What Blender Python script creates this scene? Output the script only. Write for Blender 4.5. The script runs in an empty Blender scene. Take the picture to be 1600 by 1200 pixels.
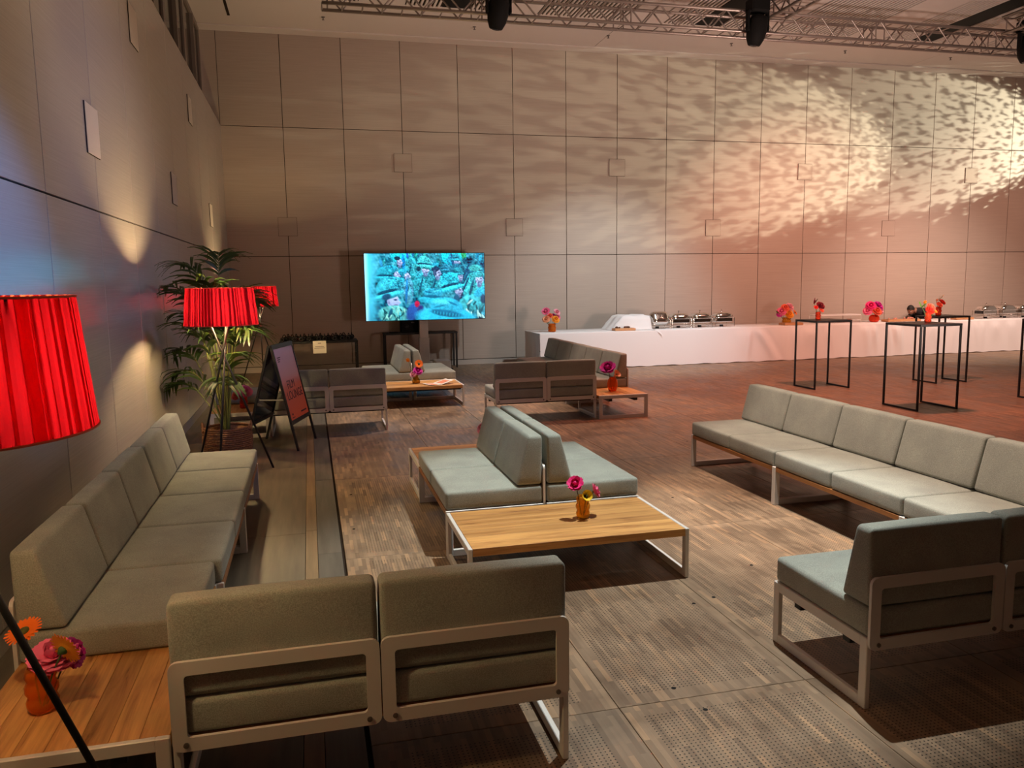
import bpy, math, random
import numpy as np
from mathutils import Vector, Matrix

random.seed(7)
PI = math.pi
S = bpy.context.scene
COL = S.collection

# ---------------------------------------------------------------- camera, world, lights, exposure
def cam_matrix(yaw, pitch, roll, pos):
    f = np.array([math.sin(yaw)*math.cos(pitch), math.cos(yaw)*math.cos(pitch), -math.sin(pitch)])
    r = np.array([math.cos(yaw), -math.sin(yaw), 0.0]); u = np.cross(r, f)
    r2 = r*math.cos(roll) + u*math.sin(roll); u2 = -r*math.sin(roll) + u*math.cos(roll)
    m = Matrix.Identity(4)
    for i in range(3):
        m[i][0], m[i][1], m[i][2], m[i][3] = r2[i], u2[i], -f[i], pos[i]
    return m

cd = bpy.data.cameras.new('camera'); cam = bpy.data.objects.new('camera', cd); COL.objects.link(cam)
cd.sensor_width = 36.0; cd.lens = 1245.87/1600*36.0; cd.clip_start = 0.05; cd.clip_end = 200
cam.matrix_world = cam_matrix(0.246646, 0.127754, -0.0143004, (1.55307, -17.25643, 1.80639))
S.camera = cam

S.view_settings.view_transform = 'Standard'; S.view_settings.look = 'None'
S.view_settings.exposure = 0.5; S.view_settings.gamma = 1.0
S.view_settings.use_curve_mapping = False

w = bpy.data.worlds.new('hall_ambient'); S.world = w; w.use_nodes = True
w.node_tree.nodes['Background'].inputs[0].default_value = (1.0, 0.66, 0.50, 1)
w.node_tree.nodes['Background'].inputs[1].default_value = 0.185

def spot(name, loc, target, power, color, angle, blend=0.25, radius=0.05):
    d = bpy.data.lights.new(name, 'SPOT'); d.energy = power; d.color = color
    d.spot_size = math.radians(angle); d.spot_blend = blend; d.shadow_soft_size = radius
    o = bpy.data.objects.new(name, d); COL.objects.link(o); o.location = loc
    o.rotation_euler = (Vector(target) - Vector(loc)).to_track_quat('-Z', 'Y').to_euler()
    return o

# truss spots over the lounge (cool white), over the far lounge, red washes, buffet wash
spot('lounge_spot', (4.25, -12.75, 6.2), (3.35, -12.85, 0), 1200, (0.93, 1.0, 0.96), 44, 0.5, 0.03)
spot('row_spot', (4.55, -11.7, 6.2), (5.9, -12.2, 0), 1300, (1.0, 0.76, 0.60), 44, 0.6, 0.05)
spot('far_lounge_spot', (3.2, -6.6, 6.2), (3.0, -5.4, 0), 620, (1.0, 0.90, 0.80), 44, 0.4, 0.04)
spot('far_row_spot', (5.0, -5.4, 6.0), (4.6, -7.2, 0), 480, (1.0, 0.72, 0.58), 60, 0.5, 0.05)
spot('red_floor_wash', (9.5, -7.5, 5.6), (9.3, -6.9, 0), 900, (1.0, 0.31, 0.21), 104, 0.7, 0.25)
spot('red_wall_wash', (12.5, -6.0, 5.4), (13.2, 0.0, 1.7), 950, (1.0, 0.42, 0.28), 78, 0.9, 0.3)
spot('red_wall_wash_right', (18.0, -6.0, 5.4), (18.5, 0.0, 1.6), 620, (1.0, 0.50, 0.36), 78, 0.9, 0.3)
spot('blue_reflection_fill', (4.2, -15.6, 4.8), (0.0, -12.45, 1.98), 1150, (0.13, 0.38, 1.0), 17, 1.0, 0.15)  # added lamp, imitates the blue screen reflection on the left wall
spot('violet_wall_wash', (4.4, -13.2, 5.6), (0.0, -9.4, 2.0), 330, (0.42, 0.50, 1.0), 46, 1.0, 0.3)
spot('buffet_wash', (8.6, -5.4, 5.8), (8.0, -0.8, 0.6), 830, (0.86, 0.97, 1.0), 62, 0.8, 0.15)
spot('buffet_wash_right', (16.5, -5.4, 5.8), (16.5, -1.2, 0.7), 900, (1.0, 0.80, 0.68), 70, 0.9, 0.15)
spot('ceiling_fill', (9.0, -10.0, 1.2), (9.0, -3.0, 6.8), 1050, (1.0, 0.72, 0.60), 120, 1.0, 0.5)  # added fill lamp without a visible source, brightens the ceiling
spot('violet_floor_wash', (3.2, -9.6, 6.2), (2.9, -8.6, 0), 90, (0.62, 0.42, 1.0), 40, 0.8, 0.2)
spot('left_floor_wash', (0.6, -11.6, 6.0), (1.0, -11.8, 0), 150, (1.0, 0.80, 0.46), 50, 0.7, 0.08)
spot('front_warm_spot', (0.5, -15.6, 5.6), (1.0, -14.4, 0.4), 45, (1.0, 0.32, 0.18), 60, 0.7, 0.1)

def gobo(name, loc, target, power, color, half, scale, seed, lo, hi, floor_level, beam_mid, beam_gain):
    """a projector lamp with a breakup pattern in its beam"""
    o = spot(name, loc, target, power, color, math.degrees(half)*2.3, 0.0, 0.02)
    d = o.data; d.use_nodes = True; nt = d.node_tree
    for n in list(nt.nodes): nt.nodes.remove(n)
    fwd = (Vector(target) - Vector(loc)).normalized()
    rt = fwd.cross(Vector((0, 0, 1))).normalized(); up = rt.cross(fwd)
    geo = nt.nodes.new('ShaderNodeNewGeometry')
    def dot(v):
        n = nt.nodes.new('ShaderNodeVectorMath'); n.operation = 'DOT_PRODUCT'
        nt.links.new(geo.outputs['Incoming'], n.inputs[0]); n.inputs[1].default_value = v
        return n.outputs['Value']
    df, dr, du = dot(fwd), dot(rt), dot(up)
    def div(a, b):
        n = nt.nodes.new('ShaderNodeMath'); n.operation = 'DIVIDE'
        nt.links.new(a, n.inputs[0]); nt.links.new(b, n.inputs[1]); return n.outputs[0]
    comb = nt.nodes.new('ShaderNodeCombineXYZ')
    nt.links.new(div(dr, df), comb.inputs[0]); nt.links.new(div(du, df), comb.inputs[1])
    comb.inputs[2].default_value = seed
    noi = nt.nodes.new('ShaderNodeTexNoise'); noi.inputs['Scale'].default_value = scale
    noi.inputs['Detail'].default_value = 1.0; noi.inputs['Distortion'].default_value = 0.35
    nt.links.new(comb.outputs[0], noi.inputs['Vector'])
    rmp = nt.nodes.new('ShaderNodeValToRGB')
    rmp.color_ramp.elements[0].position = lo; rmp.color_ramp.elements[0].color = (0, 0, 0, 1)
    rmp.color_ramp.elements[1].position = hi; rmp.color_ramp.elements[1].color = (1, 1, 1, 1)
    def mth(op, a, b=0.0):
        n = nt.nodes.new('ShaderNodeMath'); n.operation = op
        for i_, v_ in enumerate((a, b)):
            if isinstance(v_, (int, float)): n.inputs[i_].default_value = v_
            else: nt.links.new(v_, n.inputs[i_])
        return n.outputs[0]
    uu = comb.inputs[0].links[0].from_socket; vv = comb.inputs[1].links[0].from_socket
    rr = mth('SQRT', mth('ADD', mth('MULTIPLY', uu, uu), mth('MULTIPLY', vv, vv)))
    rn = mth('DIVIDE', rr, math.tan(half))
    sm = nt.nodes.new('ShaderNodeMapRange'); sm.interpolation_type = 'SMOOTHSTEP'
    sm.inputs['From Min'].default_value = 0.80; sm.inputs['From Max'].default_value = 1.06
    nt.links.new(rn, sm.inputs['Value'])
    nt.links.new(mth('SUBTRACT', noi.outputs['Fac'], mth('MULTIPLY', sm.outputs[0], 0.26)), rmp.inputs[0])   # ragged rim of the breakup plate
    gate = nt.nodes.new('ShaderNodeMapRange'); gate.inputs['From Min'].default_value = 0.86; gate.inputs['From Max'].default_value = 1.0
    gate.inputs['To Min'].default_value = floor_level; gate.inputs['To Max'].default_value = 0.0
    nt.links.new(rn, gate.inputs['Value'])
    lift = mth('MAXIMUM', rmp.outputs[0], gate.outputs[0])
    foc = nt.nodes.new('ShaderNodeMapRange'); foc.inputs['From Min'].default_value = 0.2; foc.inputs['From Max'].default_value = -1.0
    foc.inputs['To Min'].default_value = 0.0; foc.inputs['To Max'].default_value = 0.5
    nt.links.new(mth('DIVIDE', uu, math.tan(half)), foc.inputs['Value'])
    soft = mth('SUBTRACT', 1.0, foc.outputs[0])
    inside = mth('SUBTRACT', 1.0, sm.outputs[0])
    lift = mth('ADD', mth('MULTIPLY', lift, soft), mth('MULTIPLY', mth('MULTIPLY', foc.outputs[0], 0.62), inside))   # out of focus far away
    tilt = mth('ADD', beam_mid, mth('MULTIPLY', uu, -beam_gain/math.tan(half)))                             # beam gradient added: stronger towards the far end
    em = nt.nodes.new('ShaderNodeEmission')
    nt.links.new(mth('MULTIPLY', lift, tilt), em.inputs['Strength'])
    out = nt.nodes.new('ShaderNodeOutputLight'); nt.links.new(em.outputs[0], out.inputs[0])
    return o
gobo('gobo_projector_low', (21.4, -3.6, 4.75), (12.0, 0.0, 4.75), 6400, (1.0, 0.95, 0.68), 0.200, 76, 1.3, 0.37, 0.55, 0.24, 0.72, 0.34)
gobo('gobo_projector_high', (26.5, -3.6, 5.7), (17.2, 0.0, 5.15), 9800, (1.0, 0.95, 0.70), 0.17, 92, 5.1, 0.33, 0.50, 0.22, 0.70, 0.05)

# ---------------------------------------------------------------- helpers
class MB:
    def __init__(s): s.v = []; s.f = []; s.mi = []
    def add(s, verts, faces, mi=0):
        b = len(s.v); s.v += [tuple(v) for v in verts]
        s.f += [tuple(i + b for i in f) for f in faces]; s.mi += [mi]*len(faces)
    def box(s, x0, y0, z0, x1, y1, z1, mi=0):
        v = [(x0,y0,z0),(x1,y0,z0),(x1,y1,z0),(x0,y1,z0),(x0,y0,z1),(x1,y0,z1),(x1,y1,z1),(x0,y1,z1)]
        s.add(v, [(0,3,2,1),(4,5,6,7),(0,1,5,4),(1,2,6,5),(2,3,7,6),(3,0,4,7)], mi)
    def bbox(s, x0, y0, z0, x1, y1, z1, b=0.004, mi=0):
        """box with chamfered vertical and top edges"""
        v = []
        for (ins, z) in ((b, z0), (0, z0+b), (0, z1-b), (b, z1)):
            for (cx, cy, dx, dy) in ((x0,y0,1,1),(x1,y0,-1,1),(x1,y1,-1,-1),(x0,y1,1,-1)):
                if (dx*dy) > 0: pts = [(cx+dx*ins, cy+dy*(b+ins)), (cx+dx*(b+ins), cy+dy*ins)]
                else: pts = [(cx+dx*(b+ins), cy+dy*ins), (cx+dx*ins, cy+dy*(b+ins))]
                v += [(p[0], p[1], z) for p in pts]
        f = [tuple(range(7, -1, -1)), tuple(range(24, 32))]
        for k in range(3):
            for i in range(8):
                j = (i+1) % 8; f.append((k*8+i, k*8+j, k*8+8+j, k*8+8+i))
        s.add(v, f, mi)
    def tube(s, p, q, r, n=8, r2=None, mi=0, cap=True):
        p = Vector(p); q = Vector(q); d = (q-p)
        if d.length < 1e-9: return
        d.normalize(); a = d.orthogonal().normalized(); b = d.cross(a)
        r2 = r if r2 is None else r2; v = []
        for (c, rr) in ((p, r), (q, r2)):
            for i in range(n):
                t = 2*PI*i/n; v.append(c + a*(rr*math.cos(t)) + b*(rr*math.sin(t)))
        f = [(i, (i+1) % n, n+(i+1) % n, n+i) for i in range(n)]
        if cap: f += [tuple(range(n-1, -1, -1)), tuple(range(n, 2*n))]
        s.add(v, f, mi)
    def path(s, pts, r, n=6, mi=0, radii=None):
        pts = [Vector(p) for p in pts]; m = len(pts); v = []; a = None
        for i, p in enumerate(pts):
            d = (pts[min(i+1, m-1)] - pts[max(i-1, 0)]).normalized()
            a = d.orthogonal().normalized() if a is None else (a - d*a.dot(d)).normalized()
            b = d.cross(a); rr = radii[i] if radii else r
            for k in range(n):
                t = 2*PI*k/n; v.append(p + a*(rr*math.cos(t)) + b*(rr*math.sin(t)))
        f = []
        for i in range(m-1):
            for k in range(n):
                k2 = (k+1) % n; f.append((i*n+k, i*n+k2, i*n+n+k2, i*n+n+k))
        f += [tuple(range(n-1, -1, -1)), tuple(range((m-1)*n, m*n))]
        s.add(v, f, mi)
    def lathe(s, prof, n=24, c=(0, 0, 0), mi=0, cap0=True, cap1=False):
        v = []
        for (r, z) in prof:
            for i in range(n):
                t = 2*PI*i/n; v.append((c[0]+r*math.cos(t), c[1]+r*math.sin(t), c[2]+z))
        f = []
        for k in range(len(prof)-1):
            for i in range(n):
                j = (i+1) % n; f.append((k*n+i, k*n+j, k*n+n+j, k*n+n+i))
        if cap0: f.append(tuple(range(n-1, -1, -1)))
        if cap1: f.append(tuple(range((len(prof)-1)*n, len(prof)*n)))
        s.add(v, f, mi)
    def ball(s, c, r, n=10, m=6, mi=0, sc=(1, 1, 1)):
        prof = []; v = []; f = []
        for k in range(m+1):
            a = PI*k/m
            for i in range(n):
                t = 2*PI*i/n
                v.append((c[0]+sc[0]*r*math.sin(a)*math.cos(t), c[1]+sc[1]*r*math.sin(a)*math.sin(t), c[2]-sc[2]*r*math.cos(a)))
        for k in range(m):
            for i in range(n):
                j = (i+1) % n; f.append((k*n+i, k*n+j, k*n+n+j, k*n+n+i))
        s.add(v, f, mi)
    def mesh(s, name, mats, smooth=False):
        me = bpy.data.meshes.new(name); me.from_pydata(s.v, [], s.f)
        for m in (mats if isinstance(mats, (list, tuple)) else [mats]): me.materials.append(m)
        if any(s.mi): me.polygons.foreach_set('material_index', s.mi)
        if smooth: me.polygons.foreach_set('use_smooth', [True]*len(s.f))
        me.validate(); me.update()
        return me

def put(name, me, parent=None, loc=(0, 0, 0), rot=(0, 0, 0), kind=None):
    o = bpy.data.objects.new(name, me); COL.objects.link(o); o.location = loc; o.rotation_euler = rot
    if parent: o.parent = parent
    if kind: o['kind'] = kind
    return o
def thing(name, label, cat, loc=(0, 0, 0), rz=0.0, group=None, me=None):
    o = bpy.data.objects.new(name, me); COL.objects.link(o); o.location = loc; o.rotation_euler = (0, 0, rz)
    o['label'] = label; o['category'] = cat
    if group: o['group'] = group
    return o
def struct(name, me=None, loc=(0, 0, 0)):
    o = bpy.data.objects.new(name, me); COL.objects.link(o); o.location = loc; o['kind'] = 'structure'
    return o

# ---------------------------------------------------------------- materials
def mat(name, col, rough=0.6, metal=0.0, spec=0.5, **kw):
    m = bpy.data.materials.new(name); m.use_nodes = True
    b = m.node_tree.nodes['Principled BSDF']
    b.inputs['Base Color'].default_value = (*col, 1); b.inputs['Roughness'].default_value = rough
    b.inputs['Metallic'].default_value = metal; b.inputs['Specular IOR Level'].default_value = spec
    for k, v in kw.items(): b.inputs[k.replace('_', ' ')].default_value = v
    return m
def nodes(m): return m.node_tree, m.node_tree.nodes['Principled BSDF']
def N(nt, t, **kw):
    n = nt.nodes.new(t)
    for k, v in kw.items(): setattr(n, k, v)
    return n
def coords(nt, scale=(1, 1, 1), kind='Object', rnd=0.0):
    tc = N(nt, 'ShaderNodeTexCoord'); mp = N(nt, 'ShaderNodeMapping'); mp.inputs['Scale'].default_value = scale
    src = tc.outputs[kind]
    if rnd:
        oi = N(nt, 'ShaderNodeObjectInfo'); mm = N(nt, 'ShaderNodeMath', operation='MULTIPLY'); mm.inputs[1].default_value = rnd
        nt.links.new(oi.outputs['Random'], mm.inputs[0])
        va = N(nt, 'ShaderNodeVectorMath', operation='ADD'); nt.links.new(src, va.inputs[0]); nt.links.new(mm.outputs[0], va.inputs[1])
        src = va.outputs[0]
    nt.links.new(src, mp.inputs['Vector']); return mp.outputs[0]
def noise(nt, vec, scale, detail=3, dist=0.0, rough=0.5):
    n = N(nt, 'ShaderNodeTexNoise'); n.inputs['Scale'].default_value = scale; n.inputs['Detail'].default_value = detail
    n.inputs['Distortion'].default_value = dist; n.inputs['Roughness'].default_value = rough
    nt.links.new(vec, n.inputs['Vector']); return n.outputs['Fac']
def ramp(nt, fac, stops):
    r = N(nt, 'ShaderNodeValToRGB'); e = r.color_ramp.elements
    while len(e) < len(stops): e.new(0.5)
    for el, (p, c) in zip(e, stops): el.position = p; el.color = (*c, 1)
    nt.links.new(fac, r.inputs[0]); return r.outputs[0]
def bump(nt, b, h, strength, dist=0.01):
    n = N(nt, 'ShaderNodeBump'); n.inputs['Strength'].default_value = strength; n.inputs['Distance'].default_value = dist
    nt.links.new(h, n.inputs['Height']); nt.links.new(n.outputs[0], b.inputs['Normal'])
def mix(nt, a, b_, fac, mode='MIX'):
    n = N(nt, 'ShaderNodeMix', data_type='RGBA', blend_type=mode)
    for sock, val in ((n.inputs[6], a), (n.inputs[7], b_)):
        if isinstance(val, tuple): sock.default_value = (*val, 1)
        else: nt.links.new(val, sock)
    if isinstance(fac, float): n.inputs[0].default_value = fac
    else: nt.links.new(fac, n.inputs[0])
    return n.outputs[2]

def fabric(name, c):
    m = mat(name, c, 0.95, spec=0.2); nt, b = nodes(m)
    v = coords(nt, rnd=9.0); f1 = noise(nt, v, 260, 2); f2 = noise(nt, v, 5, 3)
    c1 = ramp(nt, f1, [(0.3, tuple(x*0.72 for x in c)), (0.7, tuple(min(1, x*1.22) for x in c))])
    c2 = ramp(nt, f2, [(0.3, (0.86, 0.86, 0.86)), (0.7, (1.08, 1.08, 1.06))])
    nt.links.new(mix(nt, c1, c2, 1.0, 'MULTIPLY'), b.inputs['Base Color'])
    bump(nt, b, f1, 0.35, 0.002)
    b.inputs['Sheen Weight'].default_value = 0.15; b.inputs['Sheen Roughness'].default_value = 0.6
    return m
def plank_wood(name, dark, light, rough=0.5, axis=0):
    m = mat(name, light, rough, spec=0.35); nt, b = nodes(m)
    sc = [7, 7, 7]; sc[axis] = 0.7
    v = coords(nt, tuple(sc), rnd=13.0); f = noise(nt, v, 2.2, 6, 0.9, 0.6)
    sc2 = [60, 60, 60]; sc2[axis] = 1.6
    g = noise(nt, coords(nt, tuple(sc2), rnd=13.0), 1.5, 3)
    c = ramp(nt, f, [(0.27, tuple(x*.55 for x in dark)), (0.36, tuple(a*.6+b_*.4 for a, b_ in zip(dark, light))), (0.50, tuple(a*.2+b_*.8 for a, b_ in zip(dark, light))), (0.64, light)])
    c = mix(nt, c, ramp(nt, g, [(0.3, (0.82, 0.80, 0.78)), (0.7, (1.06, 1.05, 1.04))]), 1.0, 'MULTIPLY')
    oi = N(nt, 'ShaderNodeObjectInfo')
    tone = ramp(nt, oi.outputs['Random'], [(0.0, (0.72, 0.68, 0.64)), (1.0, (1.12, 1.1, 1.06))])
    nt.links.new(mix(nt, c, tone, 1.0, 'MULTIPLY'), b.inputs['Base Color'])
    bump(nt, b, g, 0.12, 0.002)
    return m

def wall_paint(name, c, rough):
    m = mat(name, c, rough, spec=0.5); nt, b = nodes(m)
    v = coords(nt, (1.5, 1.5, 160), rnd=20.0); f = noise(nt, v, 1.0, 3)
    c1 = ramp(nt, f, [(0.25, tuple(x*0.90 for x in c)), (0.75, tuple(x*1.08 for x in c))])
    oi = N(nt, 'ShaderNodeObjectInfo')
    t = ramp(nt, oi.outputs['Random'], [(0.0, (0.95, 0.95, 0.95)), (1.0, (1.03, 1.03, 1.03))])
    nt.links.new(mix(nt, c1, t, 1.0, 'MULTIPLY'), b.inputs['Base Color'])
    bump(nt, b, f, 0.06, 0.002)
    return m
M_wall = wall_paint('wall_paint', (0.43, 0.355, 0.30), 0.55)
M_wall_l = wall_paint('satin_wall_paint', (0.47, 0.415, 0.385), 0.27)
M_wall_l.node_tree.nodes['Principled BSDF'].inputs['Coat Weight'].default_value = 1.0; _w = M_wall_l.node_tree.nodes['Principled BSDF']; _w.inputs['Coat IOR'].default_value = 2.0; _w.inputs['Coat Roughness'].default_value = 0.2; _w.inputs['Roughness'].default_value = 0.6
M_joint = mat('joint_dark', (0.035, 0.024, 0.018), 0.9, spec=0.1)
M_cover = mat('cover_paint', (0.42, 0.345, 0.29), 0.7)
M_cover_l = mat('cover_paint_light', (0.60, 0.52, 0.46), 0.6)
M_base = mat('baseboard_paint', (0.46, 0.40, 0.35), 0.5)
M_ceil = mat('ceiling_paint', (0.66, 0.60, 0.56), 0.85, spec=0.2)
M_black = mat('matt_black', (0.006, 0.006, 0.006), 0.75, spec=0.2)
M_blackmetal = mat('black_powder_coat', (0.010, 0.010, 0.011), 0.5, spec=0.4)
M_truss = mat('aluminium_truss', (0.42, 0.36, 0.33), 0.42, 0.85)
M_steel = mat('grey_powder_steel', (0.68, 0.64, 0.60), 0.45, 0.10)
M_bolt = mat('bolt_steel', (0.20, 0.18, 0.17), 0.4, 0.7)
M_chrome = mat('chrome', (0.75, 0.73, 0.70), 0.12, 1.0)
M_fab = fabric('grey_green_weave', (0.315, 0.325, 0.285))
M_oak = plank_wood('teak_planks', (0.32, 0.120, 0.034), (0.74, 0.405, 0.140))
M_bench = plank_wood('bench_teak', (0.20, 0.075, 0.022), (0.36, 0.16, 0.055))
M_white = mat('white_linen', (0.80, 0.78, 0.78), 0.9, spec=0.15)
M_paper = mat('paper', (0.78, 0.74, 0.66), 0.8, spec=0.2)
M_pine = plank_wood('pine_board', (0.42, 0.20, 0.09), (0.62, 0.34, 0.17))
M_glassw = mat('window_glass', (0.012, 0.012, 0.012), 0.08, spec=0.5)
M_frame = mat('window_frame', (0.22, 0.18, 0.15), 0.5)

def floor_mat(name, perf):
    m = mat(name, (0.16, 0.11, 0.07), 0.42, spec=0.35); nt, b = nodes(m)
    tc = N(nt, 'ShaderNodeTexCoord'); oi = N(nt, 'ShaderNodeObjectInfo')
    mm = N(nt, 'ShaderNodeMath', operation='MULTIPLY'); mm.inputs[1].default_value = 31.0
    nt.links.new(oi.outputs['Random'], mm.inputs[0])
    va = N(nt, 'ShaderNodeVectorMath', operation='ADD'); nt.links.new(tc.outputs['Object'], va.inputs[0]); nt.links.new(mm.outputs[0], va.inputs[1])
    mp = N(nt, 'ShaderNodeMapping'); mp.inputs['Rotation'].default_value = (0, 0, PI/2)
    nt.links.new(va.outputs[0], mp.inputs['Vector'])
    br = N(nt, 'ShaderNodeTexBrick'); br.inputs['Scale'].default_value = 1.0
    br.inputs['Brick Width'].default_value = 0.21; br.inputs['Row Height'].default_value = 0.026
    br.inputs['Mortar Size'].default_value = 0.0006; br.inputs['Mortar Smooth'].default_value = 0.3; br.offset = 0.37
    br.inputs['Color1'].default_value = (0.0, 0.0, 0.0, 1); br.inputs['Color2'].default_value = (1, 1, 1, 1)
    br.inputs['Mortar'].default_value = (0.2, 0.2, 0.2, 1)
    nt.links.new(mp.outputs[0], br.inputs['Vector'])
    c = ramp(nt, br.outputs['Color'], [(0.0, (0.178, 0.122, 0.080)), (0.45, (0.246, 0.173, 0.114)), (0.8, (0.276, 0.192, 0.124)), (1.0, (0.365, 0.236, 0.140))])
    g = noise(nt, coords(nt, (40, 2, 1), rnd=7.0), 1.2, 4)
    c = mix(nt, c, ramp(nt, g, [(0.3, (0.88, 0.88, 0.88)), (0.72, (1.08, 1.08, 1.08))]), 1.0, 'MULTIPLY')
    st = noise(nt, coords(nt, (1, 1, 1), rnd=17.0), 3.0, 5, 0.4)
    c = mix(nt, c, ramp(nt, st, [(0.33, (0.72, 0.70, 0.70)), (0.6, (1.08, 1.06, 1.04))]), 1.0, 'MULTIPLY')
    tone = ramp(nt, oi.outputs['Random'], [(0.0, (0.82, 0.82, 0.84)), (1.0, (1.15, 1.12, 1.08))])
    c = mix(nt, c, tone, 1.0, 'MULTIPLY')
    if perf:
        sx = N(nt, 'ShaderNodeSeparateXYZ'); nt.links.new(tc.outputs['Object'], sx.inputs[0])
        def M(op, a, b2=None, c2=None):
            n = N(nt, 'ShaderNodeMath', operation=op)
            for i, v in enumerate((a, b2, c2)):
                if v is None: continue
                if isinstance(v, (int, float)): n.inputs[i].default_value = v
                else: nt.links.new(v, n.inputs[i])
            return n.outputs[0]
        p = 0.019
        fx = M('SUBTRACT', M('FRACT', M('DIVIDE', sx.outputs[0], p)), 0.5)
        fy = M('SUBTRACT', M('FRACT', M('DIVIDE', sx.outputs[1], p)), 0.5)
        d = M('SQRT', M('ADD', M('MULTIPLY', fx, fx), M('MULTIPLY', fy, fy)))
        hole = M('LESS_THAN', d, 0.19)
        inx = M('LESS_THAN', M('ABSOLUTE', sx.outputs[0]), 0.375)
        iny = M('LESS_THAN', M('ABSOLUTE', sx.outputs[1]), 1.03)
        h = M('MULTIPLY', M('MULTIPLY', hole, inx), iny)
        c = mix(nt, c, (0.010, 0.007, 0.005), h)
    nt.links.new(c, b.inputs['Base Color'])
    rg = ramp(nt, st, [(0.3, (0.36,)*3), (0.7, (0.55,)*3)]); nt.links.new(rg, b.inputs['Roughness'])
    bump(nt, b, br.outputs['Fac'], -0.15, 0.002)
    return m
M_floor_p = floor_mat('perforated_parquet', True)
M_floor = floor_mat('parquet', False)
def board_mat(name, c):
    m = mat(name, c, 0.5, spec=0.35); nt, b = nodes(m)
    f = noise(nt, coords(nt, (14, 1, 1), rnd=11.0), 1.5, 5)
    nt.links.new(ramp(nt, f, [(0.3, tuple(x*0.72 for x in c)), (0.7, tuple(x*1.2 for x in c))]), b.inputs['Base Color']); return m
M_sideboard = board_mat('dark_side_boards', (0.120, 0.092, 0.062))
M_greyboard = board_mat('grey_border_boards', (0.105, 0.093, 0.075))
M_strip = board_mat('light_strip_wood', (0.21, 0.135, 0.070))

# ---------------------------------------------------------------- the hall: floor
X_END = 19.9
bm = MB(); bm.box(-0.6, -19.5, -0.12, 23.0, 0.3, -0.022)
fl = struct('floor', bm.mesh('floor', M_joint))
xs = [1.712, 2.754] + [2.754 + 0.9*k for k in range(1, 21)]
ys = [-18.71, -16.49, -14.27, -12.05, -9.83, -7.61, -5.39, -3.17, -0.95, 0.0]
cache = {}
for i in range(len(xs)-1):
    for j in range(len(ys)-1):
        x0, x1, y0, y1 = xs[i], xs[i+1], ys[j], ys[j+1]
        # cull what the frame can never show (far to the right of the near floor)
        if x0 > 5.2 + (y1 + 17.3)*1.02: continue
        W, H = round(x1-x0, 3), round(y1-y0, 3); perf = y1 < -9.5
        if (W, H, perf) not in cache:
            b2 = MB(); b2.bbox(-W/2+.0016, -H/2+.0016, -0.021, W/2-.0016, H/2-.0016, 0.0, 0.0015)
            cache[(W, H, perf)] = b2.mesh('floor_panel', M_floor_p if perf else M_floor)
        put('floor_panel', cache[(W, H, perf)], fl, ((x0+x1)/2, (y0+y1)/2, -0.0004*random.random()))
def strips(x0, x1, cuts, m, name):
    for y0, y1 in zip(cuts[:-1], cuts[1:]):
        b2 = MB(); b2.bbox(x0-(x0+x1)/2, -(y1-y0)/2+.001, -0.02, x1-(x0+x1)/2, (y1-y0)/2-.001, 0, 0.0012)
        put(name, b2.mesh(name, m), fl, ((x0+x1)/2, (y0+y1)/2, 0))
strips(0.0, 0.725, [-18.7, -16.5, -14.3, -12.05, -9.8, -7.6, -5.4, -3.2, 0.0], M_sideboard, 'floor_board')
strips(0.727, 1.453, [-18.0, -15.8, -13.6, -11.4, -9.2, -7.0, -4.8, -2.6, 0.0], M_sideboard, 'floor_board')
strips(1.456, 1.534, [-17.7, -16.2, -14.9, -13.6, -12.4, -11.35, -10.35, -8.9, -7.4, -5.9, -4.4, -2.9, -1.4, 0], M_strip, 'floor_strip')
strips(1.537, 1.693, [-17.5, -15.2, -12.9, -11.9, -9.8, -7.6, -5.4, -3.2, -1.0, 0], M_greyboard, 'floor_board')
# small round fixing holes in the floor panels
bm = MB()
for hx, hy in ((3.05, -14.18), (3.10, -14.38), (2.69, -13.4), (3.57, -13.35), (3.72, -13.30), (4.0, -12.2), (4.2, -12.9), (4.42, -11.3), (1.83, -10.4), (1.80, -11.4), (2.25, -8.2), (5.6, -9.2), (2.1, -12.9), (4.9, -13.9)):
    bm.lathe([(0.011, 0), (0.011, 0.0012)], 8, (hx, hy, -0.0004), cap0=False, cap1=True)
h = put('fixing_hole', bm.mesh('fixing_hole', M_black), fl, kind='stuff')

# ---------------------------------------------------------------- back wall and left wall
Z0, Z1, Z2, ZT = 0.12, 2.388, 4.962, 6.786
bm = MB(); bm.box(-0.34, 0.012, -0.1, 23.0, 0.2, ZT+0.4)
wb = struct('wall_back', bm.mesh('wall_back', M_joint))
g = 0.006
pc = {}
def panel(parent, key, W, H, m, loc, rz):
    k = (key, round(W, 3), round(H, 3))
    if k not in pc:
        b2 = MB(); b2.bbox(-W/2, -0.012, -H/2, W/2, 0.012, H/2, 0.002); pc[k] = b2.mesh('wall_panel', m)
    put('wall_panel', pc[k], parent, loc, (0, 0, rz))
for c in range(19):
    for (za, zb) in ((Z0, Z1), (Z1, Z2), (Z2, ZT)):
        panel(wb, 'b', 1.2-2*g, zb-za-2*g, M_wall, (c*1.2+0.6, 0.0, (za+zb)/2), 0)
panel(wb, 'b', 0.29, ZT-Z2-2*g, M_wall, (-0.148, 0.0, (Z2+ZT)/2), 0)
cov = MB(); cov.box(-.189, -.004, -.189, .189, .004, .189, 1); cov.box(-.184, -.008, -.184, .184, -.004, .184, 0)
covm = cov.mesh('access_cover', [M_cover, M_joint])
for k in range(8):
    put('access_cover', covm, wb, (1.2+2.4*k, -0.015, 2.985 if k % 2 == 0 else 4.31))
bb = MB(); bb.bbox(0, -0.004, 0, 23.0, 0.010, 0.112, 0.003)
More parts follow.
